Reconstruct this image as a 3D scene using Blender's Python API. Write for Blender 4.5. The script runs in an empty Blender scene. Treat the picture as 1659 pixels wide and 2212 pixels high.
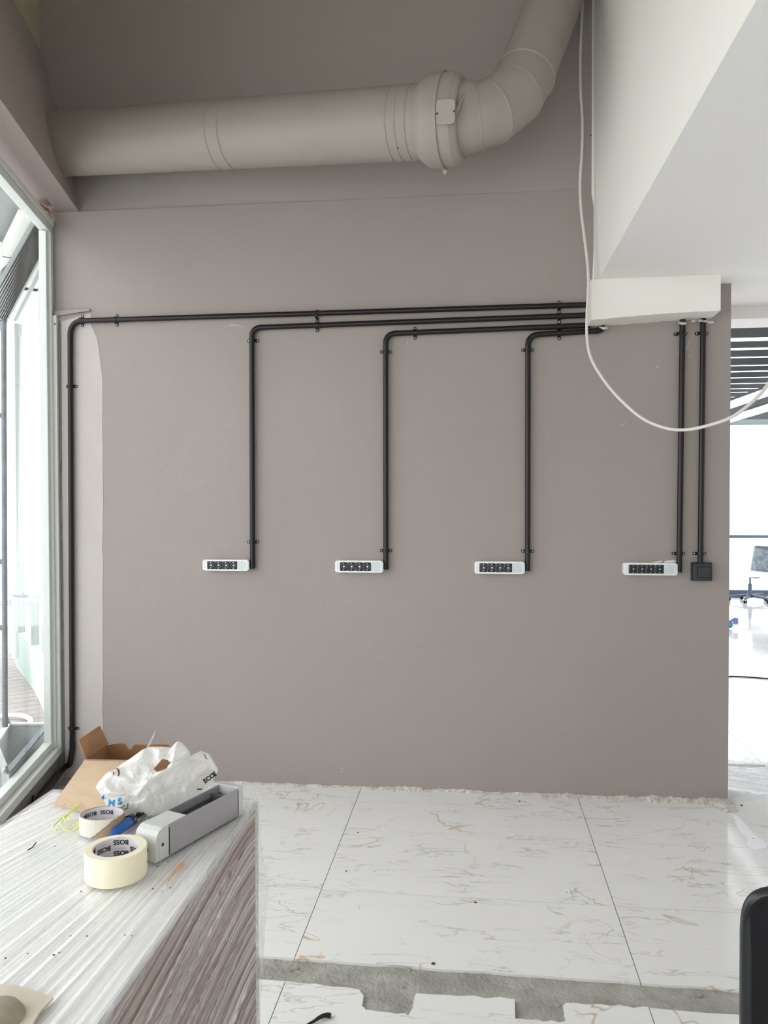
import bpy, bmesh, math, random
import numpy as np
from mathutils import Vector, Matrix, noise
from mathutils.bvhtree import BVHTree
random.seed(7)
SC = bpy.context.scene
COL = SC.collection

# ------------------------------------------------------------------ camera
F_PX, YAW, PITCH, ROLL, CD, CH, CX = 1713.4716, 0.115121, -0.0197938, -0.0023241, 4.403558, 1.64468, 0.516883
FW = Vector((-math.sin(YAW)*math.cos(PITCH), math.cos(YAW)*math.cos(PITCH), math.sin(PITCH)))
R0 = FW.cross(Vector((0, 0, 1))).normalized()
U0 = R0.cross(FW)
RT = R0*math.cos(ROLL)+U0*math.sin(ROLL)
UP = -R0*math.sin(ROLL)+U0*math.cos(ROLL)
CAM = Vector((CX, -CD, CH))
cd = bpy.data.cameras.new('camera'); cam = bpy.data.objects.new('camera', cd); COL.objects.link(cam)
cd.sensor_fit = 'VERTICAL'; cd.sensor_height = 36.0; cd.lens = 36.0*F_PX/2212.0
cd.clip_start = 0.05; cd.clip_end = 300
cam.matrix_world = Matrix(((RT.x, UP.x, -FW.x, CAM.x), (RT.y, UP.y, -FW.y, CAM.y), (RT.z, UP.z, -FW.z, CAM.z), (0, 0, 0, 1)))
SC.camera = cam
# ------------------------------------------------------------------ world + light
w = bpy.data.worlds.new('sky'); SC.world = w; w.use_nodes = True
w.node_tree.nodes['Background'].inputs[0].default_value = (0.99, 0.985, 1.03, 1)
w.node_tree.nodes['Background'].inputs[1].default_value = 6.0
SC.view_settings.view_transform = 'Standard'
SC.view_settings.look = 'None'
SC.view_settings.exposure = -0.80
SC.view_settings.gamma = 1.0
try: SC.view_settings.use_curve_mapping = False
except Exception: pass
SC.cycles.max_bounces = 10; SC.cycles.diffuse_bounces = 6; SC.cycles.transparent_max_bounces = 16
SC.cycles.sample_clamp_indirect = 6.0
SC.cycles.caustics_reflective = False; SC.cycles.caustics_refractive = False
try:
    SC.cycles.use_denoising = True; SC.cycles.denoiser = 'OPENIMAGEDENOISE'
except Exception: pass
def portal(name, loc, fwd, sx, sy):
    l = bpy.data.lights.new(name, 'AREA'); l.shape = 'RECTANGLE'; l.size = sx; l.size_y = sy
    l.cycles.is_portal = True
    o = bpy.data.objects.new(name, l); COL.objects.link(o); o.location = loc
    o.rotation_euler = Vector(fwd).to_track_quat('-Z', 'Z').to_euler()
    return o

# ------------------------------------------------------------------ geometry from measured sight lines
def ray(x, y): return RT*((x-829.5)/F_PX) - UP*((y-1106)/F_PX) + FW
def hit(x, y, ax, v):
    d = ray(x, y); t = (v-CAM[ax])/d[ax]; return CAM+d*t
def W(x, y, out=0.0): return hit(x, y, 1, -out)
def FL(x, y, z=0.0): return hit(x, y, 2, z)
def P(x, y, zc): return CAM+ray(x, y)*zc
def depth(v): return (Vector(v)-CAM).dot(FW)
WP = Vector((-1.955, 0, 0)); WD = Vector((0.24626, -0.96920, 0)).normalized()   # shop window line, towards the viewer
WN = Vector((0.96920, 0.24626, 0)).normalized()                                # inward normal
def WIN(s, z, n=0.0): return WP+WD*s+WN*n+Vector((0, 0, z))

# ------------------------------------------------------------------ materials
def lin(c):
    return tuple(((v/255.)/12.92 if v/255. <= .04045 else ((v/255.+.055)/1.055)**2.4) for v in c)+(1,)
MATS = {}
def mat(name, col, rough=.5, metal=0, spec=.5, var=0, vscale=4, bump=0, bscale=60, trans=0, coat=0, sheen=0, stretch=(1, 1, 1), col2=None):
    if name in MATS: return MATS[name]
    m = bpy.data.materials.new(name); m.use_nodes = True; nt = m.node_tree; b = nt.nodes['Principled BSDF']
    b.inputs['Base Color'].default_value = lin(col); b.inputs['Roughness'].default_value = rough
    b.inputs['Metallic'].default_value = metal; b.inputs['Specular IOR Level'].default_value = spec
    b.inputs['Coat Weight'].default_value = coat
    tc = nt.nodes.new('ShaderNodeTexCoord'); mp = nt.nodes.new('ShaderNodeMapping'); mp.inputs['Scale'].default_value = stretch
    nt.links.new(tc.outputs['Object'], mp.inputs[0])
    if var or col2:
        n = nt.nodes.new('ShaderNodeTexNoise'); n.inputs['Scale'].default_value = vscale; n.inputs['Detail'].default_value = 5
        nt.links.new(mp.outputs[0], n.inputs['Vector'])
        r = nt.nodes.new('ShaderNodeMapRange'); r.inputs['From Min'].default_value = .35; r.inputs['From Max'].default_value = .65
        nt.links.new(n.outputs['Fac'], r.inputs['Value'])
        mx = nt.nodes.new('ShaderNodeMix'); mx.data_type = 'RGBA'
        c = lin(col); k = 1-var
        mx.inputs['A'].default_value = c; mx.inputs['B'].default_value = lin(col2) if col2 else (c[0]*k, c[1]*k, c[2]*k, 1)
        nt.links.new(r.outputs[0], mx.inputs['Factor']); nt.links.new(mx.outputs['Result'], b.inputs['Base Color'])
    if bump:
        n2 = nt.nodes.new('ShaderNodeTexNoise'); n2.inputs['Scale'].default_value = bscale; n2.inputs['Detail'].default_value = 6
        nt.links.new(mp.outputs[0], n2.inputs['Vector'])
        bp = nt.nodes.new('ShaderNodeBump'); bp.inputs['Strength'].default_value = bump; bp.inputs['Distance'].default_value = .01
        nt.links.new(n2.outputs['Fac'], bp.inputs['Height']); nt.links.new(bp.outputs[0], b.inputs['Normal'])
    MATS[name] = m; return m
TAUPE = (152, 143, 138)
m_taupe = mat('taupe wall paint', TAUPE, .75, var=.035, vscale=1.3, bump=.10, bscale=220)
m_taupe_up = mat('taupe upper paint', (156, 148, 143), .8, var=.05, vscale=1.1, bump=.1, bscale=200)
m_duct = mat('taupe duct paint', (153, 145, 138), .55, var=.03, vscale=6, bump=.05, bscale=90)
m_beam = mat('taupe beam paint', (160, 148, 143), .7, var=.04, vscale=2, bump=.1, bscale=150)
m_patch = mat('light filler primer', (184, 177, 174), .8, var=.04, vscale=5, bump=.15, bscale=120)
m_white = mat('white wall paint', (232, 229, 222), .7, var=.02, vscale=2, bump=.08, bscale=150)
m_ceil = mat('white ceiling paint', (230, 229, 227), .75, var=.02, vscale=1, bump=.05, bscale=120)
m_green = mat('unpainted plaster', (182, 174, 150), .85, var=.1, vscale=3)
m_alu = mat('pale window aluminium', (226, 231, 227), .4, .0, var=.04, vscale=9)
m_black = mat('black conduit plastic', (24, 20, 19), .36, spec=.35, var=.1, vscale=30)
m_screw = mat('zinc screw', (225, 225, 225), .3, .6)
m_sockw = mat('white socket housing', (226, 229, 228), .38)
m_sockg = mat('grey blank plate', (196, 204, 203), .45)
m_sockb = mat('black socket module', (24, 27, 30), .32)
m_sockd = mat('black socket well', (8, 9, 10), .5)
m_box = mat('black switch casing', (42, 47, 50), .42)
m_cable = mat('white cable sheath', (214, 210, 204), .45)
m_conc = mat('rough concrete', (150, 148, 140), .95, col2=(176, 174, 166), vscale=9, bump=1.0, bscale=70)
m_conc2 = mat('dusty screed', (150, 145, 138), .95, col2=(182, 176, 168), vscale=5, bump=.8, bscale=50)
m_curb = mat('grey curb plaster', (128, 125, 122), .9, var=.25, vscale=14, bump=.5, bscale=50)
m_plaster = mat('plaster crumbs', (214, 207, 198), .95, var=.22, vscale=40, bump=.8, bscale=120)
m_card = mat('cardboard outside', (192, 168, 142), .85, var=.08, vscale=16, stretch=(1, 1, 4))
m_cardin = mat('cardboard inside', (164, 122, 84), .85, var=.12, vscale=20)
m_tape = mat('cream masking tape', (240, 233, 205), .6, var=.02, vscale=30)
m_core = mat('tape core paper', (218, 214, 216), .6)
m_tapeold = mat('old tape paper', (222, 216, 204), .75, var=.05, vscale=40, bump=.25, bscale=150)
m_torn = mat('torn tape carton', (172, 148, 120), .8, var=.1, vscale=30)
m_ink = mat('black print', (28, 26, 30), .6)
m_inkb = mat('blue print', (36, 146, 204), .5)
m_blue = mat('blue knife grip', (32, 96, 178), .4, var=.1, vscale=60)
m_steel = mat('steel', (140, 146, 150), .3, .9)
m_alug = mat('grey anodised profile', (164, 160, 165), .42, .25)
m_capg = mat('pale grey plastic cap', (200, 202, 200), .45)
m_chan = mat('dull aluminium channel', (128, 130, 126), .4, .7, var=.2, vscale=40)
m_wood = mat('pale wood stick', (222, 176, 128), .7, var=.15, vscale=60)
m_wire = mat('green yellow wire', (196, 222, 96), .4)
m_blackrub = mat('black rubber', (22, 22, 24), .7)
m_mesh = mat('black mesh fabric', (17, 18, 22), .85, var=.5, vscale=600, bump=.5, bscale=900)
m_frame = mat('black chair frame', (36, 40, 42), .35)
m_slat = mat('black ceiling slat', (12, 13, 16), .7, spec=.2)
m_out = mat('white render outside', (236, 238, 234), .8, var=.03, vscale=2)
m_outg = mat('grey canopy sheet', (150, 158, 158), .6, var=.15, vscale=2)
m_deck = mat('deck board', (176, 168, 164), .8, var=.2, vscale=6, stretch=(1, 8, 1))
m_galv = mat('galvanised steel', (112, 122, 130), .5, .4, var=.35, vscale=18)
m_rib = mat('canopy rib grey', (120, 128, 128), .6)
m_trim = mat('pale facade frame', (150, 158, 158), .5)
m_outbox = mat('zinc tray', (206, 212, 210), .5, .2, var=.15, vscale=12)
m_teal = mat('teal plastic', (20, 130, 160), .4)
m_lilac = mat('lilac grey plastic', (120, 120, 170), .4)
m_paper = mat('beige scrap paper', (216, 206, 188), .8, var=.12, vscale=30)
m_grime = mat('dull olive plastic', (168, 160, 140), .5, var=.25, vscale=30)
m_rail = mat('blue grey rail', (78, 92, 112), .5)
m_hdr = mat('dark green glass header', (96, 108, 106), .25, var=.15, vscale=3)
m_orange = mat('orange foam', (214, 160, 84), .8, var=.3, vscale=60, bump=1, bscale=80)
m_wht2 = mat('white painted reflection', (244, 246, 250), .12)
m_dust = mat('dark specks', (70, 66, 62), .9)

def nodes_of(m): return m.node_tree.nodes, m.node_tree.links
# marble tile
def marble():
    m = bpy.data.materials.new('marble look tile'); m.use_nodes = True; N, L = nodes_of(m); b = N['Principled BSDF']
    tc = N.new('ShaderNodeTexCoord'); oi = N.new('ShaderNodeObjectInfo')
    vm = N.new('ShaderNodeVectorMath'); vm.operation = 'MULTIPLY_ADD'; vm.inputs[1].default_value = (1, 1, 1)
    cx = N.new('ShaderNodeCombineXYZ'); mul = N.new('ShaderNodeMath'); mul.operation = 'MULTIPLY'; mul.inputs[1].default_value = 37
    L.new(oi.outputs['Random'], mul.inputs[0]); L.new(mul.outputs[0], cx.inputs[0]); L.new(mul.outputs[0], cx.inputs[1])
    L.new(tc.outputs['Object'], vm.inputs[0]); L.new(cx.outputs[0], vm.inputs[2])
    def vein(scale, stretch, width, dist, mscale, mlo, mhi, det=6):
        mp = N.new('ShaderNodeMapping'); mp.inputs['Scale'].default_value = stretch; mp.inputs['Rotation'].default_value = (0, 0, .12)
        L.new(vm.outputs[0], mp.inputs[0])
        n = N.new('ShaderNodeTexNoise'); n.inputs['Scale'].default_value = scale; n.inputs['Detail'].default_value = det; n.inputs['Distortion'].default_value = dist
        n.inputs['Roughness'].default_value = .55
        L.new(mp.outputs[0], n.inputs['Vector'])
        s = N.new('ShaderNodeMath'); s.operation = 'SUBTRACT'; s.inputs[1].default_value = .5; L.new(n.outputs['Fac'], s.inputs[0])
        a = N.new('ShaderNodeMath'); a.operation = 'ABSOLUTE'; L.new(s.outputs[0], a.inputs[0])
        r = N.new('ShaderNodeMapRange'); r.inputs['From Min'].default_value = 0; r.inputs['From Max'].default_value = width
        r.inputs['To Min'].default_value = 1; r.inputs['To Max'].default_value = 0; L.new(a.outputs[0], r.inputs['Value'])
        k = N.new('ShaderNodeTexNoise'); k.inputs['Scale'].default_value = mscale; L.new(vm.outputs[0], k.inputs['Vector'])
        kr = N.new('ShaderNodeMapRange'); kr.inputs['From Min'].default_value = mlo; kr.inputs['From Max'].default_value = mhi; L.new(k.outputs['Fac'], kr.inputs['Value'])
        o = N.new('ShaderNodeMath'); o.operation = 'MULTIPLY'; L.new(r.outputs[0], o.inputs[0]); L.new(kr.outputs[0], o.inputs[1])
        return o.outputs[0]
    v1 = vein(2.2, (1, 4.6, 1), .013, .5, 3.0, .44, .56)
    v2 = vein(1.3, (1, 1.1, 1), .0075, .8, 2.2, .50, .60, 4)
    cl = N.new('ShaderNodeTexNoise'); cl.inputs['Scale'].default_value = 3; cl.inputs['Detail'].default_value = 5
    L.new(vm.outputs[0], cl.inputs['Vector'])
    base = N.new('ShaderNodeMix'); base.data_type = 'RGBA'; base.inputs['A'].default_value = lin((234, 234, 232)); base.inputs['B'].default_value = lin((226, 226, 224))
    L.new(cl.outputs['Fac'], base.inputs['Factor'])
    m1 = N.new('ShaderNodeMix'); m1.data_type = 'RGBA'; m1.inputs['B'].default_value = lin((158, 154, 146)); L.new(base.outputs['Result'], m1.inputs['A'])
    f1 = N.new('ShaderNodeMath'); f1.operation = 'MULTIPLY'; f1.inputs[1].default_value = .58; L.new(v1, f1.inputs[0]); L.new(f1.outputs[0], m1.inputs['Factor'])
    m2 = N.new('ShaderNodeMix'); m2.data_type = 'RGBA'; m2.inputs['B'].default_value = lin((192, 164, 118)); L.new(m1.outputs['Result'], m2.inputs['A'])
    f2 = N.new('ShaderNodeMath'); f2.operation = 'MULTIPLY'; f2.inputs[1].default_value = .8; L.new(v2, f2.inputs[0]); L.new(f2.outputs[0], m2.inputs['Factor'])
    L.new(m2.outputs['Result'], b.inputs['Base Color'])
    b.inputs['Roughness'].default_value = .09; b.inputs['Specular IOR Level'].default_value = .45
    return m
m_tile = marble()
# reflection of a thin clear layer: the same from both sides
def thin_fresnel(N, L, lo=.035, hi=.8, nrm=None):
    lw = N.new('ShaderNodeLayerWeight'); lw.inputs['Blend'].default_value = .5
    if nrm: L.new(nrm, lw.inputs['Normal'])
    p = N.new('ShaderNodeMath'); p.operation = 'POWER'; p.inputs[1].default_value = 5; L.new(lw.outputs['Facing'], p.inputs[0])
    r = N.new('ShaderNodeMapRange'); r.inputs['To Min'].default_value = lo; r.inputs['To Max'].default_value = hi; L.new(p.outputs[0], r.inputs['Value'])
    return r.outputs[0]
# glass with dust
def glass(name, haze, tint, stre=(1, 1, .4), lo=.45, hi=.75, scale=3.0):
    m = bpy.data.materials.new(name); m.use_nodes = True; N, L = nodes_of(m); N.remove(N['Principled BSDF']); out = N['Material Output']
    tr = N.new('ShaderNodeBsdfTransparent'); tr.inputs[0].default_value = tint
    gl = N.new('ShaderNodeBsdfGlossy'); gl.inputs['Roughness'].default_value = .02
    a = N.new('ShaderNodeMixShader'); L.new(thin_fresnel(N, L, .02, .5), a.inputs[0]); L.new(tr.outputs[0], a.inputs[1]); L.new(gl.outputs[0], a.inputs[2])
    df = N.new('ShaderNodeBsdfDiffuse'); df.inputs[0].default_value = (.8, .82, .8, 1)
    tl = N.new('ShaderNodeBsdfTranslucent'); tl.inputs[0].default_value = (.8, .82, .8, 1)
    d = N.new('ShaderNodeMixShader'); d.inputs[0].default_value = .5; L.new(df.outputs[0], d.inputs[1]); L.new(tl.outputs[0], d.inputs[2])
    tc = N.new('ShaderNodeTexCoord'); mp = N.new('ShaderNodeMapping'); mp.inputs['Scale'].default_value = stre; L.new(tc.outputs['Object'], mp.inputs[0])
    n = N.new('ShaderNodeTexNoise'); n.inputs['Scale'].default_value = scale; n.inputs['Detail'].default_value = 8; n.inputs['Distortion'].default_value = 1.2
    L.new(mp.outputs[0], n.inputs['Vector'])
    r = N.new('ShaderNodeMapRange'); r.inputs['From Min'].default_value = lo; r.inputs['From Max'].default_value = hi
    r.inputs['To Min'].default_value = haze*.35; r.inputs['To Max'].default_value = haze; L.new(n.outputs['Fac'], r.inputs['Value'])
    b = N.new('ShaderNodeMixShader'); L.new(r.outputs[0], b.inputs[0]); L.new(a.outputs[0], b.inputs[1]); L.new(d.outputs[0], b.inputs[2])
    L.new(b.outputs[0], out.inputs[0]); return m
m_glass = glass('dusty glass', .07, (.965, .985, .975, 1), (1, 1, .8), .5, .8, 4)
m_glass2 = glass('facade glass', .12, (.9, .96, .95, 1))
# stretch film
def film_mat(name, c0, opac_lo, opac_hi, nscale, bmp=.5, flo=.06):
    m = bpy.data.materials.new(name); m.use_nodes = True; N, L = nodes_of(m); out = N['Material Output']; b = N['Principled BSDF']
    tc = N.new('ShaderNodeTexCoord')
    sp = N.new('ShaderNodeSeparateXYZ'); uv = N.new('ShaderNodeUVMap'); uv.uv_map = 'polar'; L.new(uv.outputs[0], sp.inputs[0])
    cx = N.new('ShaderNodeCombineXYZ')
    k1 = N.new('ShaderNodeMath'); k1.operation = 'MULTIPLY'; k1.inputs[1].default_value = nscale; L.new(sp.outputs[0], k1.inputs[0])
    k2 = N.new('ShaderNodeMath'); k2.operation = 'MULTIPLY'; k2.inputs[1].default_value = 3.0; L.new(sp.outputs[1], k2.inputs[0])
    L.new(k1.outputs[0], cx.inputs[0]); L.new(k2.outputs[0], cx.inputs[1])
    n = N.new('ShaderNodeTexNoise'); n.inputs['Scale'].default_value = 1; n.inputs['Detail'].default_value = 7; n.inputs['Roughness'].default_value = .65
    L.new(cx.outputs[0], n.inputs['Vector'])
    r = N.new('ShaderNodeMapRange'); r.inputs['From Min'].default_value = .42; r.inputs['From Max'].default_value = .62
    r.inputs['To Min'].default_value = opac_lo; r.inputs['To Max'].default_value = opac_hi; L.new(n.outputs['Fac'], r.inputs['Value'])
    bp = N.new('ShaderNodeBump'); bp.inputs['Strength'].default_value = bmp; bp.inputs['Distance'].default_value = .003
    L.new(n.outputs['Fac'], bp.inputs['Height']); L.new(bp.outputs[0], b.inputs['Normal'])
    b.inputs['Base Color'].default_value = lin(c0); b.inputs['Roughness'].default_value = .16; b.inputs['Specular IOR Level'].default_value = .8
    gl = N.new('ShaderNodeBsdfGlossy'); gl.inputs['Roughness'].default_value = .08; L.new(bp.outputs[0], gl.inputs['Normal'])
    tr = N.new('ShaderNodeBsdfTransparent')
    a = N.new('ShaderNodeMixShader'); L.new(thin_fresnel(N, L, flo, .8, bp.outputs[0]), a.inputs[0]); L.new(tr.outputs[0], a.inputs[1]); L.new(gl.outputs[0], a.inputs[2])
    c = N.new('ShaderNodeMixShader'); L.new(r.outputs[0], c.inputs[0]); L.new(a.outputs[0], c.inputs[1]); L.new(b.outputs[0], c.inputs[2])
    L.new(c.outputs[0], out.inputs[0]); return m
m_filmtop = film_mat('clear stretch film over white', (253, 253, 253), .05, .7, 60, .2, .03)
m_filmside = film_mat('clear stretch film over brown', (206, 199, 196), .0, .85, 75, .5)
m_brown = mat('brown carton side', (138, 100, 80), .6, var=.15, vscale=5)
m_topb = mat('white panel top', (240, 240, 239), .45, var=.03, vscale=5)
def bagmat():
    m = bpy.data.materials.new('thin white plastic'); m.use_nodes = True; N, L = nodes_of(m); b = N['Principled BSDF']; out = N['Material Output']
    b.inputs['Base Color'].default_value = lin((250, 250, 248)); b.inputs['Roughness'].default_value = .3
    tl = N.new('ShaderNodeBsdfTranslucent'); tl.inputs[0].default_value = (.9, .9, .88, 1)
    tc = N.new('ShaderNodeTexCoord')
    n = N.new('ShaderNodeTexNoise'); n.inputs['Scale'].default_value = 45; n.inputs['Detail'].default_value = 4; n.inputs['Distortion'].default_value = 1.5
    L.new(tc.outputs['Object'], n.inputs['Vector'])
    bp = N.new('ShaderNodeBump'); bp.inputs['Strength'].default_value = .3; bp.inputs['Distance'].default_value = .003; L.new(n.outputs['Fac'], bp.inputs['Height'])
    L.new(bp.outputs[0], b.inputs['Normal']); L.new(bp.outputs[0], tl.inputs['Normal'])
    x = N.new('ShaderNodeMixShader'); x.inputs[0].default_value = .38; L.new(b.outputs[0], x.inputs[1]); L.new(tl.outputs[0], x.inputs[2]); L.new(x.outputs[0], out.inputs[0])
    return m
m_bag = bagmat()
def emis(name, col, s):
    m = bpy.data.materials.new(name); m.use_nodes = True; N, L = nodes_of(m); b = N['Principled BSDF']
    b.inputs['Emission Color'].default_value = lin(col); b.inputs['Emission Strength'].default_value = s; return m
m_led = emis('lit lamp diffuser', (245, 246, 255), 2.5)

# ------------------------------------------------------------------ mesh helpers
OFF = {}
class MB:
    def __init__(s): s.v = []; s.f = []
    def add(s, vs, fs):
        o = len(s.v); s.v += [Vector(q) for q in vs]; s.f += [tuple(i+o for i in f) for f in fs]; return s
    def box(s, c, d, M=None):
        c = Vector(c); h = [x/2 for x in d]; vs = []
        for x in (-1, 1):
            for y in (-1, 1):
                for z in (-1, 1):
                    q = Vector((x*h[0], y*h[1], z*h[2]))
                    vs.append((M @ q if M else q)+c)
        return s.add(vs, [(0, 1, 3, 2), (4, 6, 7, 5), (0, 4, 5, 1), (2, 3, 7, 6), (0, 2, 6, 4), (1, 5, 7, 3)])
    def mm(s, a, b): return s.box([(a[i]+b[i])/2 for i in range(3)], [abs(b[i]-a[i]) for i in range(3)])
    def prism(s, poly, vec):   # closed polygon extruded by vec
        n = len(poly); a = [Vector(q) for q in poly]; b = [q+Vector(vec) for q in a]
        return s.add(a+b, [tuple(range(n))[::-1], tuple(range(n, 2*n))]+[(i, (i+1) % n, n+(i+1) % n, n+i) for i in range(n)])
    def tube(s, path, r, seg=16, cap=True, flat=None):
        path = [Vector(q) for q in path]; n = len(path); rs = r if isinstance(r, (list, tuple)) else [r]*n
        dirs = [(path[i+1]-path[i]).normalized() for i in range(n-1)]
        t0 = dirs[0]; a = t0.orthogonal().normalized()
        vs = []
        for i in range(n):
            di = dirs[min(i, n-2)]; dp = dirs[max(i-1, 0)]; t = (di+dp)
            t = t.normalized() if t.length > 1e-6 else di
            if i:
                q = dp.rotation_difference(t) if i else None
                a = prev_t.rotation_difference(t) @ a
            a = (a-t*a.dot(t)).normalized(); b = t.cross(a); prev_t = t
            k = 1/max(.5, di.dot(t))
            # stretch in bend direction
            bend = (di-dp); bl = bend.length
            for j in range(seg):
                an = 2*math.pi*j/seg; o = (a*math.cos(an)+b*math.sin(an))*rs[i]
                if bl > 1e-4:
                    bn = bend/bl; bn = (bn-t*bn.dot(t)).normalized(); o += bn*o.dot(bn)*(k-1)
                vs.append(path[i]+o)
        fs = []
        for i in range(n-1):
            for j in range(seg):
                j2 = (j+1) % seg; fs.append((i*seg+j, i*seg+j2, (i+1)*seg+j2, (i+1)*seg+j))
        if cap: fs += [tuple(range(seg))[::-1], tuple((n-1)*seg+j for j in range(seg))]
        return s.add(vs, fs)
    def lathe(s, o, ax, prof, seg=40, cap=False):    # prof: (along, radius)
        o = Vector(o); ax = Vector(ax).normalized(); a = ax.orthogonal().normalized(); b = ax.cross(a); vs = []; n = len(prof)
        for (h, r) in prof:
            for j in range(seg):
                an = 2*math.pi*j/seg; vs.append(o+ax*h+(a*math.cos(an)+b*math.sin(an))*r)
        fs = [(i*seg+j, i*seg+(j+1) % seg, (i+1)*seg+(j+1) % seg, (i+1)*seg+j) for i in range(n-1) for j in range(seg)]
        if cap: fs += [tuple(range(seg))[::-1], tuple((n-1)*seg+j for j in range(seg))]
        return s.add(vs, fs)
    def panel(s, q, th):     # quad + thickness
        q = [Vector(x) for x in q]; nrm = (q[1]-q[0]).cross(q[2]-q[0]).normalized(); return s.prism(q, nrm*th)
def wloc(o):
    return OFF.get(o.name, Vector((0, 0, 0)))
def obj(name, mb, m, parent=None, smooth=None, bevel=0, label=None, kind=None, fix=True):
    me = bpy.data.meshes.new(name); off = wloc(parent) if parent else Vector((0, 0, 0))
    me.from_pydata([tuple(v-off) for v in mb.v], [], mb.f); me.validate()
    if fix:
        bm = bmesh.new(); bm.from_mesh(me); bmesh.ops.recalc_face_normals(bm, faces=bm.faces); bm.to_mesh(me); bm.free()
    me.materials.append(m)
    o = bpy.data.objects.new(name, me); COL.objects.link(o)
    if parent: o.parent = parent; OFF[o.name] = off
    if bevel:
        b = o.modifiers.new('bevel', 'BEVEL'); b.width = bevel; b.segments = 2; b.limit_method = 'ANGLE'; b.angle_limit = math.radians(40)
    if smooth:
        for p in me.polygons: p.use_smooth = True
        me.set_sharp_from_angle(angle=math.radians(smooth))
    if label: o['label'] = label
    if kind: o['kind'] = kind
    return o
def thing(name, label, cat, loc, group=None):
    o = bpy.data.objects.new(name, None); COL.objects.link(o); o.location = loc; o.empty_display_size = .05
    OFF[o.name] = Vector(loc); o['label'] = label; o['category'] = cat
    if group: o['group'] = group
    return o
def solo(name, mb, m, label, cat, group=None, **k):
    c = sum(mb.v, Vector((0, 0, 0)))/len(mb.v); zmin = min(v.z for v in mb.v); c = Vector((c.x, c.y, zmin))
    mb.v = [v-c for v in mb.v]
    o = obj(name, mb, m, **k); o.location = c; OFF[o.name] = c; o['label'] = label; o['category'] = cat
    if group: o['group'] = group
    return o
def struct(name, mb, m, parent=None, **k):
    o = obj(name, mb, m, parent, **k)
    if not parent: o['kind'] = 'structure'
    return o
def curve(pts, n=8):     # catmull-rom
    pts = [Vector(p) for p in pts]; out = []
    for i in range(len(pts)-1):
        p0 = pts[max(i-1, 0)]; p1 = pts[i]; p2 = pts[i+1]; p3 = pts[min(i+2, len(pts)-1)]
        for k in range(n):
            t = k/n; out.append(.5*((2*p1)+(p2-p0)*t+(2*p0-5*p1+4*p2-p3)*t*t+(3*p1-p0-3*p2+p3)*t**3))
    out.append(pts[-1]); return out
def N3(x, y, z): return noise.noise(Vector((x, y, z)))

# ================================================================== LARGE STRUCTURE
XR = 1.86          # right end of the taupe wall
ZC = 2.766         # low ceiling
ZU = 5.1           # high ceiling
XB = 1.15          # edge of low ceiling
L0 = W(170, 457); L1 = W(127, 245); L2 = W(88, 110); ZL = L0.z
# taupe wall: lower part (two steps at the left), upper part slightly set back at left
mb = MB()
xl, xm = -1.90, -1.957
mb.prism([(xl, 0, -.03), (XR, 0, -.03), (XR, 0, 3.30), (.93, 0, W(1205, 412).z), (L0.x-.02, 0, ZL), (-2.0, 0, ZL), (xm, 0, 3.24), (xm, 0, W(118, 682).z), (xl, 0, W(132, 686).z)], (0, .2, 0))
wall = struct('wall_back', mb, m_taupe)
mb = MB(); zr = W(1205, 412).z
vs = [(-2.02, .008, ZL), (.93, .0, zr), (XR, .0, 3.30), (XR, .0, ZU), (-2.02, .008, ZU)]
mb.prism(vs, (0, .18, 0)); obj('upper_wall', mb, m_taupe_up, wall)
# lighter primed strip at the left of the wall, with its own slightly proud skin
xs = []
for i, yy in enumerate(range(700, 1690, 30)):
    xe = 222-26*math.exp(-max(0, (yy-700))/45.)+(3*N3(yy*.02, 0, 0))
    xs.append(W(xe, yy, .002))
poly = [W(133, 694, .002), W(196, 676, .002)]+xs+[W(224, 1712, .002), W(136, 1712, .002)]
mb = MB(); mb.prism([Vector((p.x, -.0015, p.z)) for p in poly], (0, .003, 0)); obj('primer_patch', mb, m_patch, wall)
mb = MB(); a = W(120, 680); b = W(196, 674)   # lip where the upper coat ends
mb.prism([(a.x, -.022, a.z), (b.x, -.001, b.z+.006), (b.x, .001, b.z+.012), (a.x, .001, a.z+.05), (a.x, -.022, a.z+.03)], (0, .0005, 0))
obj('plaster_lip', MB().prism([(a.x, 0.01, a.z+.02), (b.x, 0.01, b.z+.012), (b.x, 0.01, b.z+.004), (a.x, .01, a.z-.012)], (0, -.028, 0)), m_taupe, wall)
# hairline marks on the wall
def mark(pts, r, m=m_plaster, nm='scratch'):
    obj(nm, MB().tube(curve([W(x, y, .0005) for x, y in pts], 4), r, 6), m, wall)
mark([(485, 707), (497, 703), (510, 700)], .0016); mark([(498, 703), (512, 703), (533, 707)], .0012)
mark([(1489, 738), (1484, 752), (1483, 757)], .0014)
for x, y in [(1252, 640), (1420, 792), (1350, 913), (1346, 917), (1464, 763), (1489, 768), (739, 1660), (738, 1667), (669, 1182), (1257, 292), (1276, 292), (600, 1663), (881, 740)]:
    obj('speck', MB().lathe(W(x, y), (0, -1, 0), [(0, .004), (.0015, .0035), (.003, .001)], 8, True), m_dust if y == 292 else m_plaster, wall)
obj('drill_hole', MB().lathe(W(135, 1569, .001), (0, -1, 0), [(0, .0065), (.001, .0065)], 10, True), m_blackrub, wall)
p = W(136, 1573); obj('chipped_paint', MB().lathe(p, (0, -1, 0), [(0, .007), (.0015, .006)], 9, True), m_white, wall)

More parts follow.
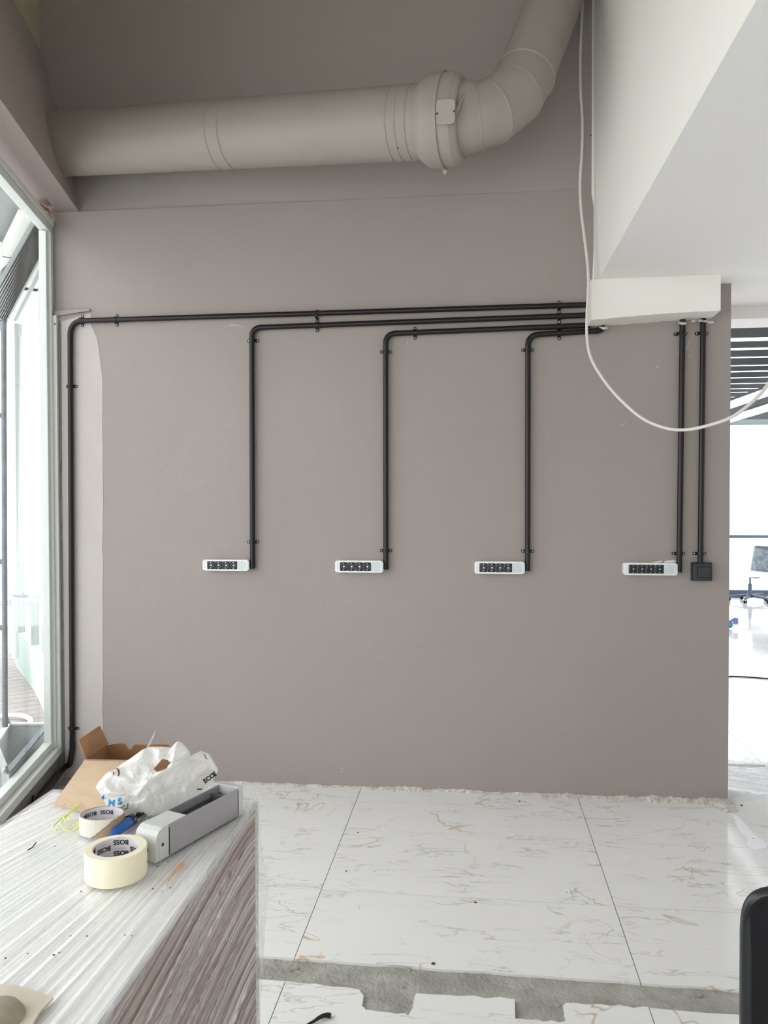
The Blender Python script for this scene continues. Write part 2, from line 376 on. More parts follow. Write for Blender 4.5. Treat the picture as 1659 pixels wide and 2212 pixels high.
# floor slab and tiles
fl = struct('floor', MB().mm((-1.96, -8, -.10), (6, 9.4, -.012)), m_conc)
JX = [-1.32, -.125, 1.07, 2.265, 3.46, 4.655, 5.85]
gap = .0016
def tile(poly, dz=0):
    # shrink towards centroid slightly for the joint, bevelled top edge
    c = sum((Vector((x, y, 0)) for x, y in poly), Vector((0, 0, 0)))/len(poly)
    mb = MB(); mb.prism([(x, y, -.0125) for x, y in poly], (0, 0, .0125+dz)); return obj('tile', mb, m_tile, fl)
def rect(x0, y0, x1, y1):
    g = gap; return [(x0+g, y0+g), (x1-g, y0+g), (x1-g, y1-g), (x0+g, y1-g)]
def jag(a, b, n, amp, sd):
    out = []
    for i in range(n+1):
        t = i/n; x = a[0]+(b[0]-a[0])*t; y = a[1]+(b[1]-a[1])*t
        out.append((x+amp*N3(i*.9+sd, 1, 0)*1.2, y+amp*N3(i*.9+sd, 5, 2)*1.5))
    return out
YJ = [-1.17, -.561, .035]
cut = lambda x: -1.664-.014*(x+.27)/1.63
for i in range(len(JX)-1):
    x0, x1 = JX[i], JX[i+1]
    tile(rect(x0, YJ[1], x1, YJ[2] if x1 < XR else YJ[2]))
    tile(rect(x0, YJ[0], x1, YJ[1]))
    g = gap
    e = jag((x1-g, cut(x1)), (x0+g, cut(x0)), 14, .006, i*7.3)
    e[0] = (x1-g, e[0][1]); e[-1] = (x0+g, e[-1][1])
    tile([(x0+g, YJ[0]-g), (x1-g, YJ[0]-g)]+e)
# row past the chased channel, with the two sockets cut back into it
def fx(x, y): q = FL(x, y); return (q.x, q.y)
yj2 = -2.40
ed = lambda a, b, sd: jag(a, b, 7, .007, sd)
tile([(JX[0]+gap, yj2), (-.125-gap, yj2), (-.125-gap, FL(612, 2119).y)]+ed((-.14, FL(612, 2119).y), (JX[0]+gap, -1.79), 3)[1:])
top = [fx(618, 2119)]+ed(fx(640, 2122), fx(776, 2136), 11)+ed(fx(785, 2150), fx(782, 2176), 12)+ed(fx(790, 2181), fx(884, 2192), 13)+ed(fx(890, 2180), fx(898, 2147), 14)+ed(fx(905, 2146), fx(1108, 2157), 15)+[fx(1112, 2158)]+ed(fx(1113, 2200), fx(1222, 2208), 16)+ed(fx(1222, 2205), fx(1217, 2168), 17)+ed(fx(1222, 2166), fx(1390, 2175), 18)
top[0] = (JX[1]+gap, top[0][1]); xe = JX[2]-gap
top = [q for q in top if q[0] < xe-.003]
tile([(JX[1]+gap, yj2), (xe, yj2), (xe, top[-1][1])]+top[::-1])
tile([(JX[2]+gap, yj2), (JX[3]-gap, yj2), (JX[3]-gap, FL(1590, 2192).y-.01)]+ed((JX[3]-gap-.01, FL(1590, 2192).y-.01), fx(1404, 2178), 21)[1:-1]+[(JX[2]+gap, fx(1400, 2177)[1])])
for i in range(3, len(JX)-1): tile(rect(JX[i], yj2, JX[i+1], -1.83))
for r in range(9):
    for i in range(len(JX)-1): tile(rect(JX[i], yj2-.6*(r+1), JX[i+1], yj2-.6*r))
JX2 = [2.265-1.195*1, 2.265, 3.46, 4.655, 5.85]
for r in range(15):
    for i in range(len(JX2)-1):
        if i == 0 and r == 0: tile(rect(XR+.002, .035, JX2[1], .6)); continue
        tile(rect(JX2[i], .035+.6*r if r else .035, JX2[i+1], .035+.6*(r+1)))
# bare screed strip by the window, lumps of mortar on it
mb = MB(); nx, ny = 26, 60
q0 = Vector((-1.93, .0, 0)); vs = []; fs = []
for j in range(ny+1):
    for i in range(nx+1):
        s = j/ny*3.0; a = WP+WD*s+WN*.06; b = Vector((-1.325, -s*.97, 0)); t = i/nx; q = a.lerp(b, t)
        vs.append((q.x, q.y, -.016+.006*N3(q.x*9, q.y*9, 0)+.004*N3(q.x*30, q.y*30, 3)))
for j in range(ny):
    for i in range(nx): k = j*(nx+1)+i; fs.append((k, k+1, k+nx+2, k+nx+1))
mb.add(vs, fs); obj('bare_screed', mb, m_conc2, fl)
# thin mortar bed seen in the chase
mb = MB(); vs = []; fs = []; nx, ny = 260, 60
for j in range(ny+1):
    for i in range(nx+1):
        x = -.7+i/nx*2.75; y = -2.05+j/ny*.42
        z = -.009+.0022*N3(x*40, y*40, 0)+.0016*N3(x*110, y*110, 3)
        vs.append((x, y, min(z, -.0045)))
for j in range(ny):
    for i in range(nx): k = j*(nx+1)+i; fs.append((k, k+1, k+nx+2, k+nx+1))
mb.add(vs, fs); obj('mortar_bed', mb, m_conc, fl, smooth=60)

# plaster residue along the foot of the wall (uncountable crumbs)
def residue(x0, x1, n, wfun, hfun, sd, dn=0.):
    vs = []; fs = []; K = 6
    for i in range(n+1):
        t = i/n; x = x0+(x1-x0)*t; ww = wfun(x)*(1+.8*N3(x*22+sd, 0, 0)+.5*N3(x*70, sd, 0)); h = max(.002, hfun(x)*(.6+.7*N3(x*14+sd, 3, 0)+.3*N3(x*50, 4, sd)))
        for k in range(K):
            u = k/(K-1); y = dn-ww*u+.003*N3(x*60, k, sd); z = h*(1-u)**.8*(1+.45*N3(x*26, k*1.4, sd))
            vs.append((x, min(y, .002), max(-.003, z)))
    for i in range(n):
        for k in range(K-1): a = i*K+k; fs.append((a, a+1, a+K+1, a+K))
    return MB().add(vs, fs)
gs = lambda x, c, s: math.exp(-((x-c)/s)**2)
mbr = residue(-1.32, 1.875, 520, lambda x: .018+.02*gs(x, .95, .13)+.015*gs(x, .1, .15)+.018*gs(x, 1.45, .25)+.05*gs(x, 1.80, .12), lambda x: .012+.012*gs(x, .95, .12)+.012*gs(x, .1, .12)+.01*gs(x, .4, .1)+.016*gs(x, 1.5, .2)+.022*gs(x, 1.8, .15), 2.)
obj('plaster_residue', mbr, m_plaster, fl, kind='stuff')
lm = MB()
for k, (x, y, s) in enumerate([(1545, 1735, .030), (1560, 1742, .034), (1572, 1747, .03), (1530, 1730, .02), (1502, 1726, .016), (1580, 1752, .022), (1568, 1752, .02), (1238, 1716, .014), (1560, 1731, .02)]):
    c = FL(x, y); bm = bmesh.new(); bmesh.ops.create_icosphere(bm, subdivisions=2, radius=1)
    vs = [Vector((v.co.x*s*1.3, v.co.y*s, max(-.2, v.co.z)*s*.7))*(1+.35*N3(v.co.x*2+k, v.co.y*2, v.co.z*2))+Vector((c.x, c.y, s*.15)) for v in bm.verts]
    fs = [tuple(v.index for v in f.verts) for f in bm.faces]; bm.free(); lm.add(vs, fs)
obj('plaster_lumps', lm, m_plaster, fl, kind='stuff')

# low ceiling + face above it
struct('ceiling', MB().mm((XB, -8, ZC), (6, .53, ZC+.25)), m_ceil)
struct('wall_right', MB().mm((6, -8, -.1), (6.15, .7, ZC+.2)), m_white)
a = W(1303, 0); b = W(1297, 430); c = W(1288, 462); d = W(1292, 622)
mb = MB(); mb.prism([(XB-.002, .16, ZC), (XB-.002, .16, ZU), (XB+.08, .16, ZU), (XB+.08, .16, ZC+.02), (XB, .16, ZC)], (0, -8.1, 0)); wf = struct('wall_mezzanine', mb, m_white)
p0, p1 = W(1297, 60), W(1287, 455)
mb = MB(); mb.prism([Vector((XB-.012, -.006, ZU)), Vector((XB+.004, -.006, ZU)), Vector((XB+.004, -.006, ZC)), Vector((p1.x-.018, -.006, ZC+.02)), Vector((p1.x-.005, -.006, p1.z-.02)), Vector((XB-.014, -.006, p1.z+.09))], (0, .01, 0))
obj('corner_filler', mb, m_white, wf)
struct('ceiling_upper', MB().mm((-3.2, -8, ZU), (XB+.1, .3, ZU+.1)), m_white)
struct('trim_1', MB().mm((XR-.4, .53, ZC-.075), (6, .80, ZC+.2)), m_ceil)
# boxed-in duct end, in front of the wall under the ceiling
B0 = Vector((1.112, -.172, 2.558)); B1 = Vector((1.753, -.19, 2.558))
bt = W(1287, 632)
mb = MB(); n = 24; bot_f = []; bot_b = []
for i in range(n+1):
    t = i/n; x = B0.x+(B1.x-B0.x)*t; z = 2.556+.028*t+.006*math.sin(t*3.1)+.003*N3(t*14, 0, 0); bot_f.append(Vector((x, -.172-.012*t, z))); bot_b.append(Vector((x, .0, z-.004+.003*N3(t*20, 3, 0))))
vs = bot_f+bot_b+[Vector((q.x, q.y, ZC)) for q in bot_f]+[Vector((q.x, 0, ZC)) for q in bot_b]; m_ = n+1; fs = []
for i in range(n):
    fs += [(i, i+1, m_+i+1, m_+i), (i, 2*m_+i, 2*m_+i+1, i+1), (2*m_+i, 3*m_+i, 3*m_+i+1, 2*m_+i+1)]
fs += [(0, m_, 3*m_, 2*m_), (n, 2*m_+n, 3*m_+n, m_+n)]
mb.add(vs, fs); tb = struct('trim_2', mb, m_white)
for k, (x, y) in enumerate([(1470, 697), (1476, 699), (1498, 694), (1512, 693), (1524, 694), (1536, 696), (1300, 708), (1306, 709)]):
    c = hit(x, y, 1, -.03-.01*(k % 3)); s = .010+.004*(k % 2)
    bm = bmesh.new(); bmesh.ops.create_icosphere(bm, subdivisions=1, radius=1)
    vs = [Vector((v.co.x*s*1.5, v.co.y*s, v.co.z*s*.6))*(1+.5*N3(v.co.x*2+k, v.co.y*2, v.co.z*2))+c for v in bm.verts]; fs = [tuple(v.index for v in f.verts) for f in bm.faces]; bm.free()
    obj('plaster_blob', MB().add(vs, fs), m_plaster, tb)

# left: beam above the shop window, wall above it, curb below
def sec(x0, z): return (x0, z)
def ext(name, prof, m, s0=-.15, s1=7.6, parent=None, **k):     # prof: (X at Y=0, z); extruded along the window line
    mb = MB(); o = Vector((-WD.x*.0, 0, 0)); pl = [Vector((x, 0, z))+WD*s0 for x, z in prof]
    # keep ends square to the back wall
    mb.prism(pl, WD*(s1-s0)); return struct(name, mb, m, parent, **k)
ext('trim_3', [(L0.x, ZL), (L1.x, L1.z), (L2.x, L2.z), (-2.14, L2.z), (-2.14, ZL+.03), (-2.0, ZL+.03), (-1.90, ZL+.05), (-1.90, ZL)], m_beam, s0=-.02)
ext('wall_left', [(L2.x-.005, L2.z-.02), (L2.x-.005, ZU+.05), (L2.x-.2, ZU+.05), (L2.x-.2, L2.z-.02)], m_green, s0=-.1)
zs = W(133, 1614).z
mb = MB(); mb.prism([WIN(-.05, -.06, -.10), WIN(-.05, -.06, .035), WIN(-.05, zs-.03, .035), WIN(-.05, zs-.03, -.10)], WD*7.6); struct('trim_4', mb, m_curb)
# unseen rear wall, with a glazed opening sized to tune the room light
mb = MB(); mb.mm((-.5, -8.15, 2.9), (6, -8, ZU)); mb.mm((1.5, -8.15, -.1), (6, -8, 2.9)); struct('wall_rear_unseen', mb, m_white)
mb = MB()
for x in (0., .75, 1.45): mb.mm((x-.05, -8.1, 0), (x+.05, -8.0, 2.9))
mb.mm((-.3, -8.1, 0), (1.5, -8, .12)); struct('window_unseen', mb, m_alu)

# shop window
wt = 3.252
win = thing('window_1', '', '', (0, 0, 0)); del win['label']; del win['category']; win['kind'] = 'structure'
def wbox(nm, s0, s1, z0, z1, n0, n1, m=m_alu, bev=.003):
    mb = MB(); mb.prism([WIN(s0, z0, n0), WIN(s1, z0, n0), WIN(s1, z0, n1), WIN(s0, z0, n1)], (0, 0, z1-z0)); return obj(nm, mb, m, win, bevel=bev)
wbox('top_rail', 0.0, 7.4, wt-.032, wt, -.03, .03); wbox('top_rail', 0.0, 7.4, wt-.075, wt-.036, -.035, .018)
wbox('jamb', .0, .05, zs, wt-.075, -.03, .022); wbox('jamb', .055, .085, zs+.05, wt-.08, -.035, .005)
wbox('bottom_rail', .0, 7.4, zs-.035, zs+.012, -.05, .045); wbox('bottom_rail', .05, 7.4, zs+.014, zs+.052, -.04, .010)
for s in (2.9, 5.0): wbox('mullion', s, s+.05, zs, wt, -.03, .02)
mb = MB(); g0 = -.015
mb.prism([WIN(.06, zs+.03, g0), WIN(7.3, zs+.03, g0), WIN(7.3, wt-.05, g0), WIN(.06, wt-.05, g0)], WN*.004); obj('pane', mb, m_glass, win)
# extra frame post standing in front of the wall corner below the step
mb = MB(); z1 = W(118, 683).z; mb.prism([(-1.953, .03, zs-.03), (-1.906, .03, zs-.03), (-1.903, -.025, zs-.03), (-1.945, -.025, zs-.03)], (0, 0, z1-zs+.03)); obj('side_post', mb, m_alu, win, bevel=.003)
obj('bolt', MB().lathe(W(118.5, 700, .025), (0, -1, 0), [(0, .006), (.003, .005)], 10, True), m_galv, win)
# dark gap between post and wall
mb = MB(); mb.prism([(-1.905, -.004, zs-.1), (-1.888, -.004, zs-.1), (-1.892, -.004, z1-.03), (-1.905, -.004, z1-.03)], (0, .003, 0)); obj('dirty_joint', mb, m_curb, wall)
# foam / mortar in the corner above the frame
for nm, x, y, m, s in [('foam_lump', 93, 452, m_orange, .035), ('mortar_lump', 102, 466, m_plaster, .03), ('mortar_lump', 108, 474, m_plaster, .022)]:
    c = hit(x, y, 1, -.06); bm = bmesh.new(); bmesh.ops.create_icosphere(bm, subdivisions=2, radius=1)
    vs = [Vector((v.co.x*s*.6, v.co.y*s*1.6, v.co.z*s*.7))*(1+.5*N3(v.co.x*2+x, v.co.y*2, v.co.z*2))+c for v in bm.verts]; fs = [tuple(v.index for v in f.verts) for f in bm.faces]; bm.free()
    obj(nm, MB().add(vs, fs), m, win)

portal('window_light_guide', WIN(3.6, 1.7, .1), WN, 7.0, 3.0)
portal('shopfront_light_guide', (.6, -7.95, 1.5), (0, 1, 0), 1.9, 2.8)
portal('annex_light_guide', (3.9, .9, 1.35), (0, -1, 0), 4.1, 2.7)

# ================================================================== FAR ROOM (right)
fr = thing('ceiling_slatted', '', '', (0, 0, 0)); del fr['label']; del fr['category']; fr['kind'] = 'structure'
ys = [(730, 738), (752, 757), (771, 774), (789, 791.5), (801.5, 804.5), (815, 817.5), (828, 830), (839, 841), (847, 848.6), (857.3, 858.3), (864.5, 865.5), (871.5, 872.3)]
zsl = 2.86
yy = [.80]+[v for a, b in ys for v in (hit(1600, a, 2, zsl).y, hit(1600, b, 2, zsl).y)]+[8.9]
for i in range(0, len(yy)-1, 2):
    obj('slat', MB().mm((.5, yy[i], zsl), (7.5, yy[i+1], zsl+.003)), m_slat, fr)
# far window with rail, header and base
YF = 9.35
wz = lambda y: hit(1610, y, 1, YF).z
fw_ = thing('window_2', '', '', (0, 0, 0)); del fw_['label']; del fw_['category']; fw_['kind'] = 'structure'
obj('header', MB().mm((1, YF, wz(918)), (8, YF+.12, zsl+.4)), m_hdr, fw_)
obj('rail', MB().mm((1, YF, wz(1162.5)), (8, YF+.06, wz(1156))), m_rail, fw_)
obj('base_rail', MB().mm((1, YF-.02, -.01), (8, YF+.1, wz(1275))), m_rail, fw_)
obj('pane', MB().mm((1, YF+.02, 0), (8, YF+.03, wz(918))), m_glass2, fw_)
for nm, a, b in (('upper', (1574, 881), (1665, 850)), ('lower', (1572, 912), (1665, 884))):
    z = 2.62 if nm == 'upper' else 2.56
    q0, q1 = hit(*a, 2, z), hit(*b, 2, z); dv = (q1-q0); q0 = q0-dv*.3; q1 = q1+dv*.5; dd = dv.normalized(); sd = dd.cross(Vector((0, 0, 1)))*.10
    t = thing('linear_lamp', 'long white lit tube lamp crossing the far room, %s of the pair' % nm, 'lamp', q0, group=None)
    obj('diffuser', MB().prism([q0-sd*.5, q0+sd*.5, q1+sd*.5, q1-sd*.5], (0, 0, .05)), m_led, t)
    obj('housing', MB().prism([q0-sd*.4+Vector((0, 0, .05)), q0+sd*.4+Vector((0, 0, .05)), q1+sd*.4+Vector((0, 0, .05)), q1-sd*.4+Vector((0, 0, .05))], (0, 0, .03)), m_frame, t)
    for k in (.15, .85):
        c = q0.lerp(q1, k); obj('hanger', MB().tube([c+Vector((0, 0, .08)), Vector((c.x, c.y, zsl))], .004, 6), m_frame, t)

def office_chair(name, label, loc, rz, backmat, seatmat, legmat, bw=.45, bh=.52, ztop=.98, arms=True, wrap=False, lean=0.08):
    M = Matrix.Translation(loc) @ Matrix.Rotation(rz, 4, 'Z')
    t = thing(name, label, 'chair', loc)
    def put(nm, mb, m, par=None, **k):
        mb.v = [M @ v for v in mb.v]; return obj(nm, mb, m, par or t, **k)
    # base star
    hub = put('base_hub', MB().lathe((0, 0, .07), (0, 0, 1), [(0, .045), (.06, .04), (.07, .03)], 20, True), legmat, smooth=40)
    for k in range(5):
        an = 2*math.pi*k/5+.3; d = Vector((math.cos(an), math.sin(an), 0)); s = Vector((-d.y, d.x, 0))
        lg = put('leg', MB().add([d*.03+s*.028+Vector((0, 0, .12)), d*.03-s*.028+Vector((0, 0, .12)), d*.03-s*.028+Vector((0, 0, .085)), d*.03+s*.028+Vector((0, 0, .085)), d*.31+s*.017+Vector((0, 0, .085)), d*.31-s*.017+Vector((0, 0, .085)), d*.31-s*.017+Vector((0, 0, .062)), d*.31+s*.017+Vector((0, 0, .062))], [(0, 1, 2, 3), (4, 7, 6, 5), (0, 4, 5, 1), (1, 5, 6, 2), (2, 6, 7, 3), (3, 7, 4, 0)]), legmat)
        put('caster', MB().lathe(d*.30+s*(-.022)+Vector((0, 0, .029)), s, [(0, .022), (.006, .029), (.016, .029), (.019, .012), (.025, .012), (.028, .029), (.038, .029), (.044, .022)], 16, True), m_blackrub, lg, smooth=40)
    put('gas_column', MB().lathe((0, 0, .12), (0, 0, 1), [(0, .03), (.16, .03), (.16, .015), (.29, .015)], 20, True), legmat, smooth=40)
    # seat cushion
    vs = []; fs = []; nr = 24
    rings = [(.0, .40, .92), (.0, .415, 1.0), (.0, .45, 1.0), (.0, .47, .95), (.0, .475, .0)]
    prof = [(.40, .90), (.415, .99), (.45, 1.0), (.468, .95), (.475, .6), (.476, .02)]
    for (z, k) in prof:
        for j in range(nr):
            an = 2*math.pi*j/nr; c, s_ = math.cos(an), math.sin(an); e = .5
            x = .24*k*math.copysign(abs(c)**e, c); y = .23*k*math.copysign(abs(s_)**e, s_); vs.append((x, y, z))
    for i in range(len(prof)-1):
        for j in range(nr): fs.append((i*nr+j, i*nr+(j+1) % nr, (i+1)*nr+(j+1) % nr, (i+1)*nr+j))
    fs.append(tuple(range(nr))[::-1]); fs.append(tuple((len(prof)-1)*nr+j for j in range(nr)))
    put('seat', MB().add(vs, fs), seatmat, smooth=50)
    # backrest: curved slab with rounded corners
    def bshape(w0, h0, th, yoff, z0, rc):
        vs = []; fs = []; nx, nz = 22, 22
        for side in (0, 1):
            for j in range(nz+1):
                for i in range(nx+1):
                    u = -1+2*i/nx; v = -1+2*j/nz
                    # rounded rectangle mapping
                    r_ = rc; ax = abs(u)*w0/2; az = abs(v)*h0/2; cxm = w0/2-r_; czm = h0/2-r_
                    x = ax; z = az
                    if ax > cxm and az > czm:
                        dx, dz = (ax-cxm)/r_, (az-czm)/r_; m1 = max(dx, dz); ln = math.hypot(dx, dz)
                        if ln > 0: x = cxm+dx/ln*m1*r_; z = czm+dz/ln*m1*r_
                    x = math.copysign(x, u); z = math.copysign(z, v)
                    ed_ = max(abs(u), abs(v)); tt = th*(1-.35*ed_**8)
                    y = yoff-.045*(1-(u*u))+lean*(z/h0)+(tt/2 if side else -tt/2); vs.append((x, y, z0+z))
        m0 = (nx+1)*(nz+1)
        for side in (0, 1):
            for j in range(nz):
                for i in range(nx):
                    k = side*m0+j*(nx+1)+i; fs.append((k, k+1, k+nx+2, k+nx+1))
        bd = [i for i in range(nx+1)]+[(j)*(nx+1)+nx for j in range(1, nz+1)]+[nz*(nx+1)+i for i in range(nx-1, -1, -1)]+[j*(nx+1) for j in range(nz-1, 0, -1)]
        for a in range(len(bd)): b_ = (a+1) % len(bd); fs.append((bd[a], bd[b_], m0+bd[b_], m0+bd[a]))
        return MB().add(vs, fs)
    zc_ = ztop-bh/2
    put('backrest', bshape(bw-.024, bh-.024, .030, .25, zc_, .05), backmat, smooth=50)
    # frame ring around the backrest
    pts = []
    for k in range(48):
        an = 2*math.pi*k/48; c, s_ = math.cos(an), math.sin(an); e = .2
        u = math.copysign(abs(c)**e, c); v = math.copysign(abs(s_)**e, s_); z = v*(bh/2-.012)
        pts.append(Vector((u*(bw/2-.012), .25-.045*(1-u*u)+lean*z/bh, zc_+z)))
    put('back_frame', MB().tube(pts+[pts[0]], .012, 8, False), legmat, smooth=60)
    put('back_support', MB().tube(curve([(0, .0, .39), (0, .16, .38), (0, .27, .44), (0, .285, zc_)], 6), .02, 10), legmat, smooth=60)
    if arms:
        for s_ in (-1, 1):
            ar = put('armrest', MB().mm((s_*.27-.03, -.12, .63), (s_*.27+.03, .12, .655)), m_blackrub, bevel=.01)
            put('arm_post', MB().tube([(s_*.2, 0, .40), (s_*.27, 0, .42), (s_*.27, 0, .63)], .014, 8), legmat, ar, smooth=60)
    if wrap:
        put('plastic_cover', bshape(bw+.05, bh*.8, .07, .25, zc_-.0, .06), m_wrap, smooth=40)
    return t
m_wrap = glass('clear wrap plastic', .55, (.95, .97, 1, 1), (1, 1, 1), .4, .6, 9)
m_fab = mat('grey blue mesh', (86, 98, 118), .8)
c = FL(1620, 1300)
office_chair('office_chair', 'grey office chair wrapped in clear plastic in the bright far room', Vector((c.x, c.y, 0)), -1.15, m_fab, m_out, m_rail, ztop=.86, bh=.42, arms=False, wrap=True)
# things on the far floor
c = FL(1640, 1288); t = thing('power_strip', 'small dark power strip on the floor by the far window', 'power strip', c)
obj('body', MB().mm((c.x-.07, c.y-.03, 0), (c.x+.07, c.y+.03, .05)), m_rail, t, bevel=.006)
for k in range(3): obj('socket', MB().lathe((c.x-.04+k*.04, c.y-.03, .026), (0, -1, 0), [(0, .014), (.002, .014), (.002, .01)], 12, True), m_sockb, t)
a, b = FL(1560, 1290), FL(1604, 1291)
solo('floor_pipe', MB().tube([a+Vector((0, 0, .02)), b+Vector((0, 0, .02))], .02, 10), m_rail, 'thin dark tube lying on the floor by the wrapped chair', 'pipe')
c = FL(1574, 1358); t = thing('hand_tool', 'small teal and lilac tool on the far floor beside the wall end', 'tool', c)
obj('body', MB().tube([c+Vector((-.06, 0, .045)), c+Vector((0, 0, .05)), c+Vector((.035, 0, .045)), c+Vector((.05, 0, .04))], [.04, .045, .035, .01], 14), m_teal, t, smooth=40)
obj('handle', MB().tube([c+Vector((-.02, 0, .07)), c+Vector((.03, 0, .10)), c+Vector((.085, 0, .115))], [.012, .014, .03], 10), m_lilac, t, smooth=40)
obj('foot', MB().mm((c.x+.055, c.y-.02, .055), (c.x+.11, c.y+.02, .135)), m_lilac, t, bevel=.008)
solo('floor_cable', MB().tube(curve([FL(1560, 1461, .006), FL(1590, 1461, .006), FL(1625, 1463, .006), FL(1665, 1466, .006), FL(1700, 1466, .006)], 6), .006, 8), m_frame, 'thin dark cable lying across the bright far floor', 'cable')
# plastic sheet on the floor past the wall end
vs = []; fs = []; nx, ny = 90, 60
for j in range(ny+1):
    for i in range(nx+1):
        x = 1.90+i/nx*1.3; y = .06+j/ny*.62
        r_ = N3(x*3+y*9, y*2, 0); z = .004+.011*abs(N3((x*.45+y)*26, (x-y)*2.5, 0))+.012*max(0, r_)
        vs.append((x, y, z))
for j in range(ny):
    for i in range(nx): k = j*(nx+1)+i; fs.append((k, k+1, k+nx+2, k+nx+1))
m_sheet = film_sheet = glass('wrinkled floor film', .5, (.96, .97, 1, 1), (1, 1, 1), .4, .6, 7)
solo('plastic_sheet', MB().add(vs, fs), m_sheet, 'wrinkled clear plastic sheet on the tiles past the wall end', 'plastic sheet', smooth=60)
# painted floor reflection, a white ribbon
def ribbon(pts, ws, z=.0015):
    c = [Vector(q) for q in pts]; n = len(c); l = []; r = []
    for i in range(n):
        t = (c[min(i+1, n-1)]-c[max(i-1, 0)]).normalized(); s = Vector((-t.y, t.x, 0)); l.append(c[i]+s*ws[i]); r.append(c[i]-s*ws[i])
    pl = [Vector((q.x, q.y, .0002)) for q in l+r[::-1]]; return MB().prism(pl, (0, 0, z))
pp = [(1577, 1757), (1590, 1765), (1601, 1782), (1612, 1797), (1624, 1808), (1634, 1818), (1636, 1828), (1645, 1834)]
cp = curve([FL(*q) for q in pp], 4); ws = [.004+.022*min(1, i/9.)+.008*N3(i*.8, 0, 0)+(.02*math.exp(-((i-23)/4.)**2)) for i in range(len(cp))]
solo('painted_glare', ribbon(cp, ws), m_wht2, 'painted reflection, a wandering white ribbon on the tiles right of the wall end', 'glare')

# ================================================================== OUTSIDE LEFT
ga = struct('ground_outside', MB().mm((-16, -9, -.30), (-1.0, 14, -.12)), m_out)
zd = -.05
# deck boards
dk = thing('deck', 'grey timber boardwalk outside the shop window', 'deck', (-4.5, 1, -.1))
o1 = FL(-120, 1600, zd); dirb = (FL(60, 1470, zd)-FL(0, 1478, zd)); dirb = Vector((dirb.x, dirb.y, 0)).normalized(); pb = Vector((-dirb.y, dirb.x, 0))
base = FL(60, 1570, zd)
for k in range(-6, 34):
    c = base+pb*(k*.145)-dirb*.2
    mb = MB(); s = dirb*1.5; w_ = pb*.068
    mb.prism([c-s*1.6-w_, c+s*.72-w_, c+s*.72+w_, c-s*1.6+w_], (0, 0, .03)); q = obj('board', mb, m_deck, dk)
# curved white kerb with plinth
kb = [(120, 1640), (105, 1562), (86, 1516), (70, 1487), (52, 1462), (38, 1443), (30, 1425), (28, 1412)]
base_c = curve([FL(x, y, zd+.03) for x, y in kb], 5)
tops = [q+Vector((0.0, 0.0, .28)) for q in base_c]
mb = MB(); n = len(base_c); vs = []; fs = []
for q in base_c:
    nrm = Vector((.9, .42, 0)); vs += [q, q+Vector((0, 0, .36)), q+nrm*.35+Vector((0, 0, .36)), q+nrm*.35]
for i in range(n-1):
    for k in range(4): a = i*4+k; b = i*4+(k+1) % 4; fs.append((a, b, b+4, a+4))
mb.add(vs, fs); solo('curved_kerb', mb, m_out, 'curved white rendered kerb outside the window', 'kerb', smooth=50)
# neighbouring glazed shopfront standing on the kerb
sf = thing('glass_shopfront', 'pale framed glazed shopfront standing on the curved white kerb', 'shopfront', base_c[10])
def upright(x, y0, y1, wpx, m, zc, par=sf, nm='post', dp=.06):
    a, b = P(x, y0, zc), P(x, y1, zc); r_ = wpx/2*zc/F_PX
    return obj(nm, MB().mm((a.x-r_, a.y-dp/2, b.z), (a.x+r_, a.y+dp/2, a.z)), m, par)
upright(39, 700, 1424, 9, m_trim, 7.6); upright(26, 690, 1424, 11, m_out, 7.7); upright(75, 1300, 1455, 10, m_trim, 7.0); upright(89, 620, 1500, 3, m_trim, 6.6)
upright(99, 560, 1560, 4, m_out, 6.3)
for (x0, y0, x1, y1, zc) in [(30, 1285, 104, 1290, 7.2), (33, 690, 100, 560, 7.2), (50, 720, 92, 760, 7.0), (40, 700, 95, 800, 7.1)][:2]:
    obj('cross_rail', MB().tube([P(x0, y0, zc+.3), P(x1, y1, zc-.6)], .018, 6), m_trim, sf)
pane = [P(30, 1424, 7.8), P(104, 1550, 6.3), P(104, 640, 6.3), P(30, 740, 7.8)]
obj('pane', MB().panel(pane, .01), m_glass2, sf)
# corrugated canopy
cz = 3.75
cn = thing('corrugated_canopy', 'grey corrugated canopy with white edge beams outside the window', 'canopy', P(50, 600, 6))
A_, B_, C_, D_ = hit(72, 458, 2, cz), hit(104, 500, 2, cz), hit(66, 618, 2, cz), hit(8, 575, 2, cz)
E_ = hit(12, 690, 2, cz)
vs = []; fs = []; n1, n2 = 120, 6
# grid between edge line (A->D) and edge line (B'->E), corrugations parallel to these
a0, a1 = hit(80, 440, 2, cz), hit(-12, 600, 2, cz); b0, b1 = hit(112, 480, 2, cz), hit(2, 705, 2, cz)
for i in range(n1+1):
    t = i/n1
    for j in range(n2+1):
        u = j/n2; q = a0.lerp(a1, u).lerp(b0.lerp(b1, u), t); vs.append(q+Vector((0, 0, .05*math.sin(t*2*math.pi*15))))
for i in range(n1):
    for j in range(n2): k = i*(n2+1)+j; fs.append((k, k+1, k+n2+2, k+n2+1))
obj('corrugated_sheet', MB().add(vs, fs), m_outg, cn, smooth=60)
for k_ in range(1, 12):
    t = k_/12; qa, qb = a0.lerp(b0, t), a1.lerp(b1, t); d_ = (qb-qa).normalized(); s_ = d_.cross(Vector((0, 0, 1))).normalized()*.018
    obj('rib', MB().prism([qa-s_-Vector((0, 0, .10)), qa+s_-Vector((0, 0, .10)), qb+s_-Vector((0, 0, .10)), qb-s_-Vector((0, 0, .10))], (0, 0, .06)), m_rib, cn)
